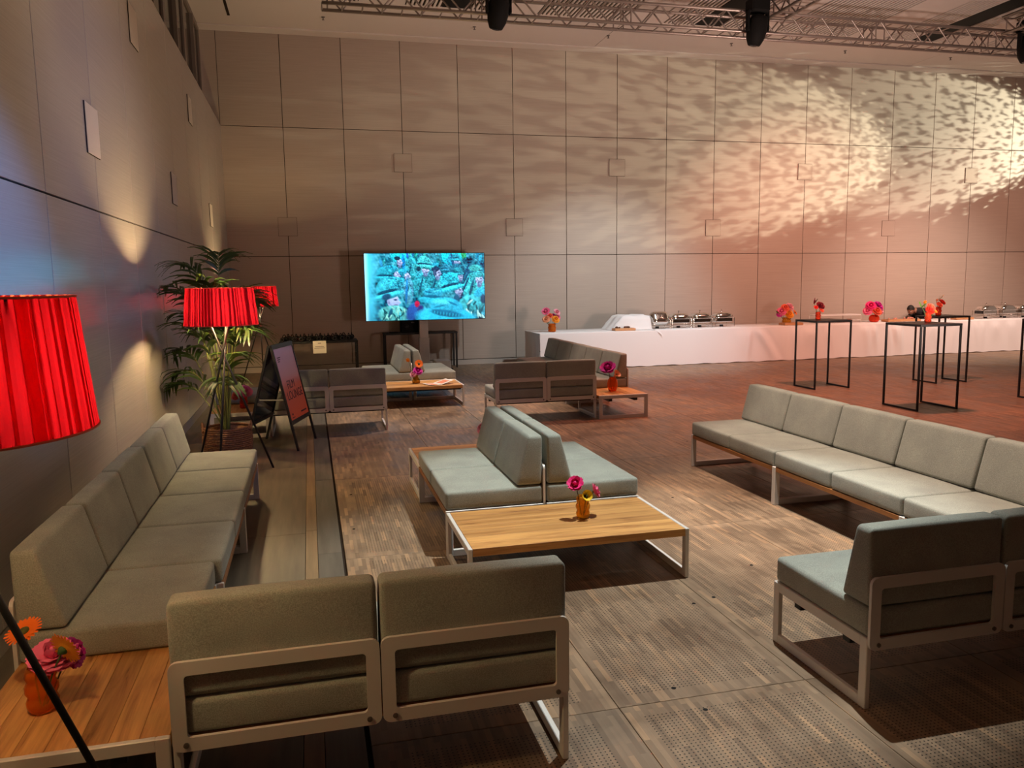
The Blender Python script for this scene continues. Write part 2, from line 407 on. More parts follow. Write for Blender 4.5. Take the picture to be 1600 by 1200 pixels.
struct('baseboard_back', bb.mesh('baseboard_back', M_base))

bm = MB(); bm.box(-0.3, -19.5, -0.1, -0.012, 0.012, Z2-0.012)
wl = struct('wall_left', bm.mesh('wall_left', M_joint))
for c in range(14):
    for (za, zb) in ((Z0, Z1), (Z1, Z2)):
        panel(wl, 'l', 1.298-2*g, zb-za-2*g, M_wall_l, (0.0-0.012+0.012, -(c*1.298+0.649), (za+zb)/2), PI/2)
bm = MB(); bm.box(-0.3, -18.2, Z2-0.012, 0.012, 0.0, Z2)
put('ledge', bm.mesh('ledge', M_wall), wl)
covl = MB(); covl.box(-.187, -.004, -.187, .187, .004, .187, 1); covl.box(-.184, -.008, -.184, .184, -.004, .184, 0)
covlm = covl.mesh('access_cover', [M_cover_l, M_joint])
for k in range(8):
    put('access_cover', covlm, wl, (0.015, -2.70-1.93*k, 2.985 if k % 2 == 0 else 4.31), (0, 0, PI/2))
bb = MB(); bb.bbox(-0.010, -19.4, 0, 0.004, -0.005, 0.112, 0.003)
struct('baseboard_left', bb.mesh('baseboard_left', M_base))

b2 = MB(); b2.box(-0.6, -19.75, -0.1, 23.0, -19.55, ZT+0.4)
struct('wall_front', b2.mesh('wall_front', M_wall))
# clerestory windows above the left wall, set back behind the ledge
for k in range(4):
    y1 = -0.10 - 2.1*k; y0 = y1 - 2.1
    wobj = struct('window_%d' % (k+1), None, (-0.3, y0, Z2))
    b2 = MB(); H = ZT-Z2
    b2.box(-.04, 0, 0, 0.02, 0.06, H); b2.box(-.04, 1.98, 0, .02, 2.1, H); b2.box(-.04, .06, 0, .02, 1.98, .05); b2.box(-.04, .06, H-.10, .02, 1.98, H)
    put('window_frame', b2.mesh('window_frame', M_frame), wobj)
    b2 = MB(); b2.box(-.02, .06, .05, -.008, 1.98, H-.10); put('window_pane', b2.mesh('window_pane', M_glassw), wobj)
    b2 = MB(); b2.box(-.03, 0.99, .05, .05, 1.05, H-.10); put('mullion', b2.mesh('mullion', M_frame), wobj)

# ---------------------------------------------------------------- ceiling
bm = MB(); bm.box(-0.6, -19.5, ZT+0.012, 23.0, 0.2, ZT+0.2)
ce = struct('ceiling', bm.mesh('ceiling', M_joint))
def cpanel(x0, x1, y0, y1):
    b2 = MB(); b2.bbox(x0, y0, ZT, x1, y1, ZT+0.014, 0.002); put('ceiling_panel', b2.mesh('ceiling_panel', M_ceil), ce)
for x0, x1 in ((-0.34, 7.735), (7.745, 15.7), (15.71, 22.8)):
    cpanel(x0, x1, -2.12, -0.005)
bands = []; slots = []
for k in range(-1, 5):
    sx = 9.2 + 5.05*(k-1)
    slots.append((sx, sx+0.48)); bands += [(sx-0.68, sx-0.03), (sx+0.51, sx+1.0), (sx+1.8, sx+3.55)]
edges = sorted([(a, b, 's') for a, b in slots if b < 22.5 and a > -0.3] + [(a, b, 'b') for a, b in bands if b < 22.5 and a > 0.4])
x = -0.34
for a, b, t in edges:
    if a - x > 0.12: cpanel(x+0.002, a-0.002, -9.5, -2.125)
    b2 = MB()
    if t == 'b':
        n = int(round((b-a)/0.085))
        for i in range(n):
            xa = a + (b-a)*i/n; b2.box(xa+0.021, -9.5, ZT-0.014, xa+(b-a)/n-0.021, -2.13, ZT+0.010)
        put('slat_grille', b2.mesh('slat_grille', M_ceil), ce, kind='stuff')
    else:
        b2.box(a, -9.5, ZT+0.004, b, -2.13, ZT+0.011); put('lighting_slot', b2.mesh('lighting_slot', M_black), ce)
    x = b
cpanel(x+.002, 22.8, -9.5, -2.125)
cpanel(-0.34, 22.8, -19.5, -9.505)
b2 = MB(); b2.bbox(-0.3, -0.36, ZT-0.030, 22.8, -0.013, ZT, 0.004)
struct('trim_1', b2.mesh('trim_1', M_ceil))
b2 = MB(); b2.box(0.32, -3.4, ZT-0.004, 0.37, -0.9, ZT+0.001)
put('ceiling_track', b2.mesh('ceiling_track', M_joint), ce)
for k, xx in enumerate((2.05, 4.95, 7.75, 10.55, 13.35, 16.15, 18.95)):
    b2 = MB(); b2.lathe([(0.034, 0), (0.034, -0.008), (0.012, -0.012), (0.010, -0.045), (0.026, -0.05), (0.026, -0.055)], 10, cap0=True, cap1=True)
    thing('sprinkler_head', 'small sprinkler head on the white ceiling border between truss and wall', 'sprinkler', (xx, -1.15, ZT), 0, 'sprinkler heads along the ceiling border', b2.mesh('sprinkler_head', M_bolt, True))

# ---------------------------------------------------------------- trusses and stage lights
def truss(name, label, p, q, s, pitch, flip=1):
    """box truss from p along to q; p is the lower chord nearest the camera; s = side"""
    p = Vector(p); q = Vector(q); d = (q-p).normalized(); L = (q-p).length
    side = Vector((0, 0, 1)).cross(d)*flip; up = Vector((0, 0, 1))
    t = thing(name, label, 'truss', p)
    P = lambda a, i, j: d*a + side*(s*i) + up*(s*j)
    for i, j in ((0, 0), (1, 0), (0, 1), (1, 1)):
        b2 = MB(); b2.tube(P(0, i, j), P(L, i, j), 0.028, 8); put('chord', b2.mesh('chord', M_truss, True), t)
    n = int(L/pitch)
    braces = MB(); rungs = MB(); posts = MB()
    for k in range(n):
        a = k*pitch
        for i in (0, 1):
            braces.tube(P(a, i, 1), P(a+pitch/2, i, 0), 0.014, 6, cap=False); braces.tube(P(a+pitch/2, i, 0), P(a+pitch, i, 1), 0.014, 6, cap=False)
        for j in (0, 1):
            rungs.tube(P(a, 0, j), P(a, 1, j), 0.012, 6, cap=False); rungs.tube(P(a+pitch/2, 0, j), P(a+pitch/2, 1, j), 0.012, 6, cap=False)
        if k % 4 == 0:
            for i in (0, 1):
                for e in (-0.09, 0.09):
                    if a+e > 0: posts.tube(P(a+e, i, 0), P(a+e, i, 1), 0.012, 6, cap=False)
    for nm, b2 in (('diagonal_brace', braces), ('cross_rung', rungs), ('end_post', posts)):
        put(nm, b2.mesh(nm, M_truss, True), t, kind='stuff')
    return t
TY = -4.15
truss('lighting_truss', 'long aluminium lighting truss running along the ceiling parallel to the back wall', (1.95, TY, 6.07), (21.5, TY, 6.07), 0.34, 0.62)
truss('lighting_truss', 'short cross truss under the dark ceiling slot beside the middle stage light', (9.55, TY-0.12, 6.30), (9.55, -8.6, 6.30), 0.30, 0.6)
truss('lighting_truss', 'short cross truss under the dark ceiling slot at upper right corner', (14.45, TY-0.12, 6.30), (14.45, -8.6, 6.30), 0.30, 0.6)
M_lens = mat('lens_glass', (0.02, 0.02, 0.025), 0.1)
def stage_light(xx, label, tilt):
    t = thing('stage_light', label, 'stage light', (xx, TY-0.25, 6.52))
    b2 = MB(); b2.bbox(-.17, -.14, -.22, .17, .14, .02, .03); b2.tube((0, .12, -.02), (0, .24, -.16), .02, 8); put('base', b2.mesh('base', M_black), t)
    b2 = MB(); b2.bbox(-.205, -.06, -.52, -.165, .06, -.16, .02); b2.bbox(.165, -.06, -.52, .205, .06, -.16, .02); b2.bbox(-.205, -.06, -.22, .205, .06, -.16, .02)
    put('yoke', b2.mesh('yoke', M_black), t)
    b2 = MB(); b2.lathe([(0.06, .20), (.13, .17), (.165, .08), (.168, -.10), (.15, -.20), (.105, -.30), (.085, -.31)], 20, cap0=True, cap1=True)
    hd = put('head', b2.mesh('head', M_black, True), t, (0, 0, -.44), (math.radians(tilt), 0.12, 0))
    b2 = MB(); b2.lathe([(.07, -.312), (.05, -.322), (.001, -.326)], 16, cap0=False); put('lens', b2.mesh('lens', M_lens, True), hd)
stage_light(4.66, 'black stage light under the truss, leftmost of three', 14)
stage_light(9.22, 'black stage light under the truss, middle of three', 8)
stage_light(14.92, 'black stage light under the truss at upper right edge', -6)

# ---------------------------------------------------------------- modular lounge furniture
def rounded(sx, sy, sz, r, n=5, puff=0.0, wedge=None):
    """soft cushion: rounded box from 0..sx etc.; wedge=(depth at top) narrows y towards the top, back face (y=0) stays upright"""
    def ax(L):
        e = [0, r*0.12, r*0.35, r*0.7, r]; mid = [r + (L-2*r)*k/(n+1) for k in range(1, n+1)]
        return e + mid + [L-v for v in e[::-1]]
    A = [ax(sx), ax(sy), ax(sz)]; dims = (sx, sy, sz)
    V = {}; b2 = MB(); verts = []
    def vid(p):
        k = tuple(round(c, 5) for c in p)
        if k in V: return V[k]
        q = Vector(p); c = Vector([min(max(q[i], r), dims[i]-r) for i in range(3)])
        dv = q - c
        if dv.length > 1e-6:
            m = max(abs(dv[i]) for i in range(3)); q = c + dv.normalized()*r if m >= r*0.999 or True else q
        if puff:
            u = [(q[i]/dims[i])*2-1 for i in range(3)]
            fall = lambda a: max(0.0, 1-a*a)
            q.x += puff*0.6*u[0]*fall(u[1])*fall(u[2]); q.y += puff*0.6*u[1]*fall(u[0])*fall(u[2]); q.z += puff*u[2]*fall(u[0])*fall(u[1])
        if wedge is not None:
            t = q.z/sz; q.y = q.y*(1-t*(1-wedge/sy))
        V[k] = len(verts); verts.append(q); return V[k]
    faces = []
    for a in range(3):
        u_, v_ = [(1, 2), (2, 0), (0, 1)][a]
        for side in (0, 1):
            for i in range(len(A[u_])-1):
                for j in range(len(A[v_])-1):
                    ids = []
                    for (ii, jj) in ((i, j), (i+1, j), (i+1, j+1), (i, j+1)):
                        p = [0, 0, 0]; p[a] = dims[a]*side; p[u_] = A[u_][ii]; p[v_] = A[v_][jj]; ids.append(vid(p))
                    if side == 0: ids.reverse()
                    if len(set(ids)) >= 3: faces.append(tuple(ids))
    b2.add(verts, faces); return b2

def ring(x0, x1, z0, z1, bar, ro, ri, y0, y1, n=5):
    def loop(xa, xb, za, zb, r):
        pts = []
        for (cx, cz, a0) in ((xb-r, zb-r, 0), (xa+r, zb-r, PI/2), (xa+r, za+r, PI), (xb-r, za+r, 1.5*PI)):
            for k in range(n+1):
                a = a0 + PI/2*k/n; pts.append((cx+r*math.cos(a), cz+r*math.sin(a)))
        return pts
    o = loop(x0, x1, z0, z1, ro); i = loop(x0+bar, x1-bar, z0+bar, z1-bar, ri); m = len(o)
    v = [(p[0], y0, p[1]) for p in o] + [(p[0], y0, p[1]) for p in i] + [(p[0], y1, p[1]) for p in o] + [(p[0], y1, p[1]) for p in i]
    f = []
    for k in range(m):
        j = (k+1) % m
        f += [(k, m+k, m+j, j), (2*m+k, 2*m+j, 3*m+j, 3*m+k), (k, j, 2*m+j, 2*m+k), (m+k, 3*m+k, 3*m+j, m+j)]
    b2 = MB(); b2.add(v, f); return b2

MC = {}
def cached(key, fn):
    if key not in MC: MC[key] = fn()
    return MC[key]
T_TOP = 0.31
def leg_frame_mesh(D):
    def f():
        b2 = MB(); t = 0.024; bw = 0.046
        b2.bbox(0, 0.0, 0, t, bw, T_TOP, 0.003); b2.bbox(0, D-bw, 0, t, D, T_TOP, 0.003)
        b2.bbox(0.0005, bw-.002, 0, t-.0005, D-bw+.002, bw, 0.003); b2.bbox(0.0005, bw-.002, T_TOP-bw, t-.0005, D-bw+.002, T_TOP, 0.003)
        return b2.mesh('leg_frame', M_steel)
    return cached(('leg', D), f)
def add_base(t, L, D, planks=0, top_mat=None):
    put('leg_frame', leg_frame_mesh(D), t, (0, 0, 0)); put('leg_frame', leg_frame_mesh(D), t, (L-0.024, 0, 0))
    if planks:
        wd = (D-0.002)/planks
        def f():
            b2 = MB(); b2.bbox(0.0255, 0.0006, 0, L-0.0255, wd-0.0006, 0.046, 0.0012); return b2.mesh('plank', M_oak)
        me = cached(('plank', L, D, planks), f)
        for k in range(planks): put('plank', me, t, (0, 0.001+wd*k, T_TOP-0.047))
    else:
        def f():
            b2 = MB(); b2.bbox(0.0255, 0.012, T_TOP-0.036, L-0.0255, D-0.002, T_TOP-0.001, 0.003); return b2.mesh('bench_top', M_bench)
        put('bench_top', cached(('bench', L, D), f), t)
    def f2():
        b2 = MB(); b2.bbox(0.0245, 0.14, T_TOP-0.085, L-0.0245, 0.19, T_TOP-0.0475, .003); b2.bbox(0.0245, D-.19, T_TOP-0.085, L-0.0245, D-.14, T_TOP-.0475, .003); return b2.mesh('under_rail', M_blackmetal)
    put('under_rail', cached(('rail', L, D), f2), t)
def add_seat(t, x0, W, D, bolts=True, frame=True):
    gp = 0.005
    sc = cached(('seat', W, D), lambda: rounded(W-2*gp, D-0.006, 0.124, 0.020, 5, 0.006).mesh('seat_cushion', M_fab, True))
    put('seat_cushion', sc, t, (x0+gp, 0.004, T_TOP+0.001), (0, 0, random.uniform(-.004, .004)))
    bc = cached(('back', W), lambda: rounded(W-2*gp-.004, 0.185, 0.335, 0.022, 5, 0.008, 0.095).mesh('back_cushion', M_fab, True))
    put('back_cushion', bc, t, (x0+gp+.002, 0.006, T_TOP+0.132), (random.uniform(-.015, .01), 0, random.uniform(-.008, .008)))
    if not frame: return
    fr = put('back_frame', cached(('frame', W), lambda: ring(0.002, W-.002, 0.262, 0.577, 0.048, 0.030, 0.014, -0.001, 0.014).mesh('back_frame', M_steel)), t, (x0, -0.013, 0))
    def fb():
        b2 = MB(); b2.tube((0, 0, 0), (0, -0.006, 0), 0.0095, 10); b2.tube((0, -.006, 0), (0, -.0075, 0), 0.005, 6); return b2.mesh('bolt', M_bolt)
    bo = cached('bolt', fb)
    if bolts:
        for bx in (0.045, W-0.045): put('bolt', bo, fr, (bx, 0.0, 0.286))

def sofa(label, loc, rz, L, D, seats=2, start=0, group=None, total=None, bolts=True, frame=True):
    """two-seat module; start/total allow a bench whose last place stays a bare table"""
    t = thing('lounge_sofa', label, 'sofa', loc, rz, group)
    total = total or seats; W = L/total
    add_base(t, L, D, planks=(0 if total == seats else 7))
    for k in range(seats): add_seat(t, (start+k)*W, W, D, bolts, frame)
    return t
def coffee_table(label, loc, L, D, rz=0):
    t = thing('coffee_table', label, 'table', loc, rz); add_base(t, L, D, planks=7); return t

# near left group
sofa('grey two-seat sofa with its back to the viewer, beside the vase with an orange daisy', (1.045, -14.56, 0), 0, 1.39, 0.69)
L3 = 1.418
for k, lab in enumerate(('grey sofa against the left wall at the far end, near the palm basket',
                         'grey sofa against the left wall, middle of the row')):
    sofa(lab, (0.36, -10.29-L3*k, 0), -PI/2, L3, 0.71)
sofa('grey one-seat corner sofa with bare plank end under the orange daisy vase', (0.36, -10.29-2*L3, 0), -PI/2, L3+0.01, 0.675, 1, 0, None, 2)
# centre island
sofa('grey sofa facing left, back to back with another in the centre of the room', (3.036, -12.20, 0), PI/2, 1.38, 0.672, bolts=False)
sofa('grey sofa facing right, back to back with another in the centre of the room', (3.060, -10.82, 0), -PI/2, 1.38, 0.670, bolts=False, frame=False)
coffee_table('low plank table with grey steel legs holding the pink rose vase', (2.362, -12.982, 0), 1.362, 0.755)
coffee_table('low plank table half hidden behind the far end of the central sofas', (2.375, -10.80, 0), 1.355, 0.72)
# right row and right front
L4 = 1.425
sofa('grey sofa facing left at the far end of the long row on the right', (5.80, -10.30-L4, 0), PI/2, L4, 0.71)
sofa('grey sofa facing left in the long row on the right, cut by the frame edge', (5.80, -10.30-2*L4, 0), PI/2, L4, 0.71)
sofa('grey single seat at the near end of the right row, behind the front right sofa', (5.80, -10.30-2*L4-0.70, 0), PI/2, 0.70, 0.71, 1)
sofa('grey sofa with its back to the viewer in the lower right corner of the picture', (3.738, -14.56, 0), 0, 1.345, 0.69)
# far left group
sofa('grey two-seat sofa with its back to the viewer, behind the film lounge sign', (1.045, -7.41, 0), 0, 1.39, 0.67)
sofa('grey corner bench with bare plank end behind the palm basket by the left wall', (0.36, -7.42+L3, 0), -PI/2, L3, 0.675, 1, 0, None, 2)
# television group
sofa('grey sofa facing left in the back-to-back pair under the television', (3.036, -5.03, 0), PI/2, 1.38, 0.672, bolts=False)
sofa('grey sofa facing right in the back-to-back pair under the television', (3.060, -3.65, 0), -PI/2, 1.38, 0.670, bolts=False, frame=False)
coffee_table('low plank table with yellow vase and folded leaflet in front of the television sofas', (2.362, -5.785, 0), 1.355, 0.745)
# far right group
sofa('grey two-seat sofa with its back to us, beside the round orange vase', (3.80, -7.45, 0), 0, 1.365, 0.67)
sofa('grey corner bench facing left with bare plank end under the round orange vase', (5.855, -7.55, 0), PI/2, L3, 0.685, 1, 1, None, 2)
sofa('grey sofa facing left in front of the white buffet, middle of its row', (5.855, -7.55+L3, 0), PI/2, L3, 0.685)
sofa('grey sofa facing left in front of the white buffet, farthest of its row', (5.855, -7.55+2*L3, 0), PI/2, L3, 0.685)

# ---------------------------------------------------------------- flowers and vases
def glass_mat(name, c):
    m = mat(name, c, 0.08, spec=0.5); nt, b = nodes(m)
    b.inputs['Transmission Weight'].default_value = 0.75; b.inputs['IOR'].default_value = 1.2
    return m
G_orange = glass_mat('orange_glass', (1.0, 0.30, 0.03)); G_amber = glass_mat('amber_glass', (0.90, 0.48, 0.05)); G_yel = glass_mat('yellow_glass', (0.78, 0.50, 0.06))
G_red = glass_mat('coral_glass', (0.95, 0.13, 0.05))
M_stem = mat('stem_green', (0.05, 0.11, 0.025), 0.5); M_stemdark = mat('stem_dark', (0.05, 0.02, 0.04), 0.6)
FC = {'hot pink': (0.80, 0.03, 0.20), 'pink': (0.80, 0.16, 0.30), 'pale pink': (0.82, 0.34, 0.42), 'magenta': (0.60, 0.03, 0.33), 'orange': (0.90, 0.17, 0.015),
      'amber': (0.88, 0.34, 0.03), 'yellow': (0.80, 0.52, 0.03), 'peach': (0.86, 0.40, 0.22), 'dark red': (0.16, 0.012, 0.02), 'red': (0.62, 0.03, 0.02), 'coral': (0.80, 0.13, 0.07), 'cream': (0.72, 0.62, 0.42), 'green': (0.06, 0.13, 0.02)}
FM = {k: mat('petal_'+k.replace(' ', '_'), v, 0.6, spec=0.25, Subsurface_Weight=0.0) for k, v in FC.items()}
M_disc = mat('flower_disc', (0.10, 0.10, 0.02), 0.8)
def petal(b2, ang, r0, z0, length, width, tilt, curl, n=4, mi=0):
    """a curved petal leaving the axis at radius r0"""
    v = []; ca, sa = math.cos(ang), math.sin(ang); px, pz, a = r0, z0, tilt
    for i in range(n+1):
        t = i/n; wd = width*max(0.0, math.sin(PI*(0.12+0.76*t)))**0.6*0.5
        for sgn in (-1, 0, 1):
            ox = px - (0.12*wd if sgn == 0 else 0); v.append((ca*ox - sa*wd*sgn, sa*ox + ca*wd*sgn, pz + (0 if sgn else -0.10*wd)))
        px += length/n*math.cos(a); pz += length/n*math.sin(a); a += curl/n
    f = []
    for i in range(n):
        for k in range(2): f.append((i*3+k, i*3+k+1, i*3+4+k, i*3+3+k))
    b2.add(v, f, mi)
def bloom_mesh(kind, colr):
    def f():
        b2 = MB(); rnd = random.Random(len(kind)*7 + ord(kind[0]))
        if kind in ('rose', 'peony'):
            b2.ball((0, 0, 0.018), 0.016, 8, 5)
            rows = [(3, .006, .030, 1.45, -.5), (5, .010, .036, 1.25, -.9), (6, .014, .042, 1.0, -1.3), (8, .016, .048, .72, -1.5), (8, .016, .050, .40, -1.5)]
            if kind == 'peony': rows += [(10, .016, .060, .15, -1.2), (10, .012, .062, -.15, -.8)]
            for ri, (n, r0, ln, tl, cu) in enumerate(rows):
                for k in range(n):
                    petal(b2, 2*PI*(k+0.5*ri)/n + rnd.uniform(-.15, .15), r0, 0.0, ln*1.05, ln*0.95, tl+rnd.uniform(-.1, .1), -cu*0.6 if tl > .9 else cu*.5+.5)
            b2.lathe([(0.004, -.012), (.012, 0), (.014, .008)], 8, mi=1)
        elif kind == 'daisy':
            for ri, (n, tl) in enumerate(((22, .35), (22, .15))):
                for k in range(n): petal(b2, 2*PI*(k+.5*ri)/n, .010, 0.002*ri, .036+rnd.uniform(-.003, .003), .010, tl, -.3, 3)
            b2.ball((0, 0, .004), .014, 10, 5, 1, (1, 1, .55)); b2.lathe([(.004, -.016), (.013, -.004), (.012, 0)], 8, mi=2)
        elif kind == 'trumpet':
            prof = []
            for i in range(7):
                t = i/6; prof.append((.004 + .034*t**1.6, -.05 + .06*t))
            b2.lathe(prof, 14, cap0=True); b2.lathe([(r*.93, z) for r, z in prof], 14, cap0=False)
            b2.path([(0, 0, -.04), (.003, 0, 0.0)], .004, 6, 1)
        elif kind == 'bud':
            for ri, (n, r0, ln, tl) in enumerate(((3, .003, .034, 1.5), (4, .007, .036, 1.4), (5, .009, .034, 1.25))):
                for k in range(n): petal(b2, 2*PI*(k+.4*ri)/n, r0, 0, ln, ln*.75, tl, .5)
            b2.ball((0, 0, .010), .011, 8, 5)
        elif kind == 'leaf':
            for k, (a, tl) in enumerate(((0.2, 1.25), (2.4, 1.05))): petal(b2, a, .003, -.02, .13, .035, tl, -.35, 6)
        elif kind == 'spike':
            for k in range(3): petal(b2, 2.1*k, .002, -.02, .15, .022, 1.35, .1, 6)
        return b2.mesh('bloom', [FM[colr], M_disc, M_stem], True)
    return cached(('bloom', kind, colr), f)
def flower(kind, colr, base, head, scale, vase_desc, dirn=None, dark=False):
    """base = foot of the stem inside the vase, head = centre of the bloom"""
    cat = 'leaf' if kind in ('leaf', 'spike') else 'flower'
    t = thing({'leaf': 'leaf_sprig', 'spike': 'leaf_sprig'}.get(kind, 'cut_flower'), '', cat, base)
    base = Vector(base); head = Vector(head); d = head-base
    b2 = MB(); midp = d*0.55 + Vector((0, 0, .02)); b2.path([(0, 0, 0), d*.3 + Vector((0, 0, .008)), midp, d], 0.0032 if scale < 1.6 else .004, 5)
    put('stem', b2.mesh('stem', M_stemdark if dark else M_stem, True), t)
    dirn = Vector(dirn) if dirn else (d.normalized() + Vector((0, 0, .6)))
    o = put('bloom', bloom_mesh(kind, colr), t, d); o.scale = (scale,)*3
    o.rotation_euler = dirn.normalized().to_track_quat('Z', 'Y').to_euler()
    FL.setdefault((kind, colr, vase_desc), []).append(t)
    return t
FL = {}
KN = {'rose': 'rose', 'peony': 'ruffled flower', 'daisy': 'daisy', 'trumpet': 'trumpet flower', 'bud': 'flower bud', 'leaf': 'leaf sprig', 'spike': 'spiky leaf sprig'}
def vase(shape, gm, loc, h, label, r=0.045):
    t = thing('flower_vase', label, 'vase', loc)
    def f():
        b2 = MB()
        if shape == 'bubble':
            k = [(.62, 0), (.80, .03), (.95, .14), (.97, .24), (.86, .34), (.84, .37), (1.0, .47), (1.0, .58), (.86, .68), (.84, .71), (.95, .80), (.90, .92), (.78, 1.0)]
        elif shape == 'round':
            k = [(.55, 0), (.78, .06), (1.0, .3), (1.02, .55), (.9, .8), (.62, .97), (.58, 1.0)]
        elif shape == 'flare':
            k = [(.7, 0), (.95, .08), (1.0, .25), (.85, .5), (.55, .75), (.5, .85), (.62, 1.0)]
        else:
            k = [(.75, 0), (.95, .06), (1.0, .2), (.86, .30), (1.0, .42), (1.0, .6), (.84, .72), (.96, .84), (.9, 1.0)]
        prof = [(a*r, b*h) for a, b in k]; inner = [((a*r)-.004, max(b*h, .006)) for a, b in k][::-1]
        b2.lathe(prof + inner, 20, cap0=True, cap1=True); return b2.mesh('vase_body', gm, True)
    put('vase_body', cached(('vase', shape, gm.name, h, r), f), t)
    return t

# large vase near left (daisies), on the corner plank end
VD = 'the near left orange vase'
vase('bubble', G_orange, (0.568, -14.24, T_TOP), 0.165, 'orange glass bubble vase on the near left plank end', 0.055)
flower('daisy', 'orange', (0.56, -14.24, .33), (0.490, -14.12, .560), 1.4, VD, (-.25, -.35, .9))
flower('daisy', 'amber', (0.57, -14.25, .33), (0.672, -14.32, .560), 1.35, VD, (.55, .75, .35))
flower('peony', 'pink', (0.575, -14.24, .33), (0.612, -14.23, .505), 1.1, VD, (.1, -.3, 1))
flower('peony', 'magenta', (0.58, -14.24, .33), (0.665, -14.19, .49), .75, VD, (.8, -.1, .3))
# centre table vase
VD = 'the vase on the central table'
vase('bubble', G_amber, (3.181, -12.59, T_TOP), 0.145, 'amber glass bubble vase on the central plank table', 0.046)
flower('rose', 'hot pink', (3.17, -12.59, .33), (3.128, -12.60, .535), .85, VD, (-.35, -.6, .7), True)
flower('trumpet', 'yellow', (3.18, -12.6, .33), (3.187, -12.65, .470), .95, VD, (.05, -.9, .35))
flower('rose', 'pink', (3.19, -12.58, .33), (3.262, -12.57, .470), .85, VD, (.8, -.3, .35))
# far end of the central island
VD = 'the vase behind the central sofas'
vase('ribbed', G_orange, (3.11, -10.35, T_TOP), 0.14, 'orange vase on the far central table, hidden behind the backrests', 0.045)
flower('peony', 'pale pink', (3.10, -10.35, .33), (3.015, -10.33, .50), .75, VD, (-.6, -.3, .5))
# television table
VD = 'the yellow vase near the television'
vase('flare', G_yel, (3.06, -5.38, T_TOP), 0.125, 'small yellow glass vase on the table below the television', 0.062)
flower('daisy', 'orange', (3.06, -5.38, .33), (3.105, -5.40, .605), 1.35, VD, (.1, -1, .4))
flower('bud', 'amber', (3.05, -5.38, .33), (2.955, -5.36, .64), 1.5, VD, (-.3, -.2, 1))
flower('peony', 'magenta', (3.06, -5.38, .33), (3.085, -5.41, .50), .95, VD, (.1, -.7, .7))
flower('rose', 'pale pink', (3.06, -5.38, .33), (3.02, -5.42, .45), .9, VD, (-.5, -.6, .6))
# far right plank end
VD = 'the round vase beside the far right sofa'
vase('round', G_orange, (5.50, -7.17, T_TOP), 0.19, 'round orange glass vase on the far right plank end', 0.070)
flower('rose', 'magenta', (5.49, -7.17, .33), (5.43, -7.19, .62), 1.75, VD, (-.4, -.5, .8), True)
flower('trumpet', 'peach', (5.51, -7.17, .33), (5.545, -7.22, .55), 1.5, VD, (.4, -.7, .6))
# far left corner
VD = 'the vase behind the palm'
vase('ribbed', G_red, (0.72, -7.05, T_TOP), 0.15, 'coral glass vase on the plank end behind the palm basket', 0.05)
flower('peony', 'pink', (0.72, -7.05, .33), (0.74, -7.07, .52), 1.25, VD, (.2, -.6, .8))
flower('peony', 'coral', (0.71, -7.05, .33), (0.65, -7.06, .48), 1.0, VD, (-.5, -.5, .6))

# ---------------------------------------------------------------- floor lamps
def fabric_shade(name, tint, share):
    m = bpy.data.materials.new(name); m.use_nodes = True; nt = m.node_tree
    b = nt.nodes['Principled BSDF']; out = nt.nodes['Material Output']
    b.inputs['Base Color'].default_value = (0.42, 0.010, 0.016, 1); b.inputs['Roughness'].default_value = 0.85; b.inputs['Specular IOR Level'].default_value = 0.1
    tr = N(nt, 'ShaderNodeBsdfTranslucent'); tr.inputs[0].default_value = (tint, tint*.016, tint*.045, 1)
    mx = N(nt, 'ShaderNodeMixShader'); mx.inputs[0].default_value = share
    nt.links.new(b.outputs[0], mx.inputs[1]); nt.links.new(tr.outputs[0], mx.inputs[2]); nt.links.new(mx.outputs[0], out.inputs[0])
    return m
SHADE_FAR = None; SHADE_NEAR = None
M_trim = mat('shade_binding', (0.62, 0.10, 0.05), 0.8)
M_bulb = bpy.data.materials.new('lamp_bulb'); M_bulb.use_nodes = True
_b = M_bulb.node_tree.nodes['Principled BSDF']; _b.inputs['Emission Color'].default_value = (1, 0.72, 0.36, 1); _b.inputs['Emission Strength'].default_value = 25
R_TOP, R_BOT, Z_TOP, Z_BOT = 0.303, 0.335, 1.785, 1.440
def shade_mesh(m_out, m_fold):
    rnd = random.Random(3); n = 66; b2 = MB(); angs = []; rads = []
    a = 0
    steps = [rnd.uniform(0.55, 1.45) for _ in range(n)]; tot = sum(steps)
    for s_ in steps:
        w_ = s_/tot*2*PI
        for k, dr in ((0, 0), (0.3, -0.005), (0.5, -0.006), (0.72, -0.001)):
            angs.append(a + w_*k); rads.append(dr*rnd.uniform(.6, 1.2))
        a += w_
    m = len(angs); v = []
    rows = 6
    for r in range(rows+1):
        t = r/rows; R = R_TOP + (R_BOT-R_TOP)*t; z = Z_TOP + (Z_BOT-Z_TOP)*t
        for an, dr in zip(angs, rads): v.append(((R+dr)*math.cos(an), (R+dr)*math.sin(an), z))
    f = []
    for r in range(rows):
        for k in range(m):
            j = (k+1) % m; f.append((r*m+k, (r+1)*m+k, (r+1)*m+j, r*m+j))
    b2.add(v, f)
    # the inner fold of each pleat: a second layer of cloth just inside
    a = 0
    for s_ in steps:
        w_ = s_/tot*2*PI; fw = w_*rnd.choice((.2, .3, .45, .6, .9)); a0 = a + w_*.2; v = []
        for r in (0, rows):
            t = r/rows; R = R_TOP + (R_BOT-R_TOP)*t - .009; z = Z_TOP + (Z_BOT-Z_TOP)*t
            v += [(R*math.cos(a0+fw*q), R*math.sin(a0+fw*q), z) for q in (0, .5, 1)]
        b2.add(v, [(0, 3, 4, 1), (1, 4, 5, 2)], 1); a += w_
    return b2.mesh('lamp_shade', [m_out, m_fold], False)

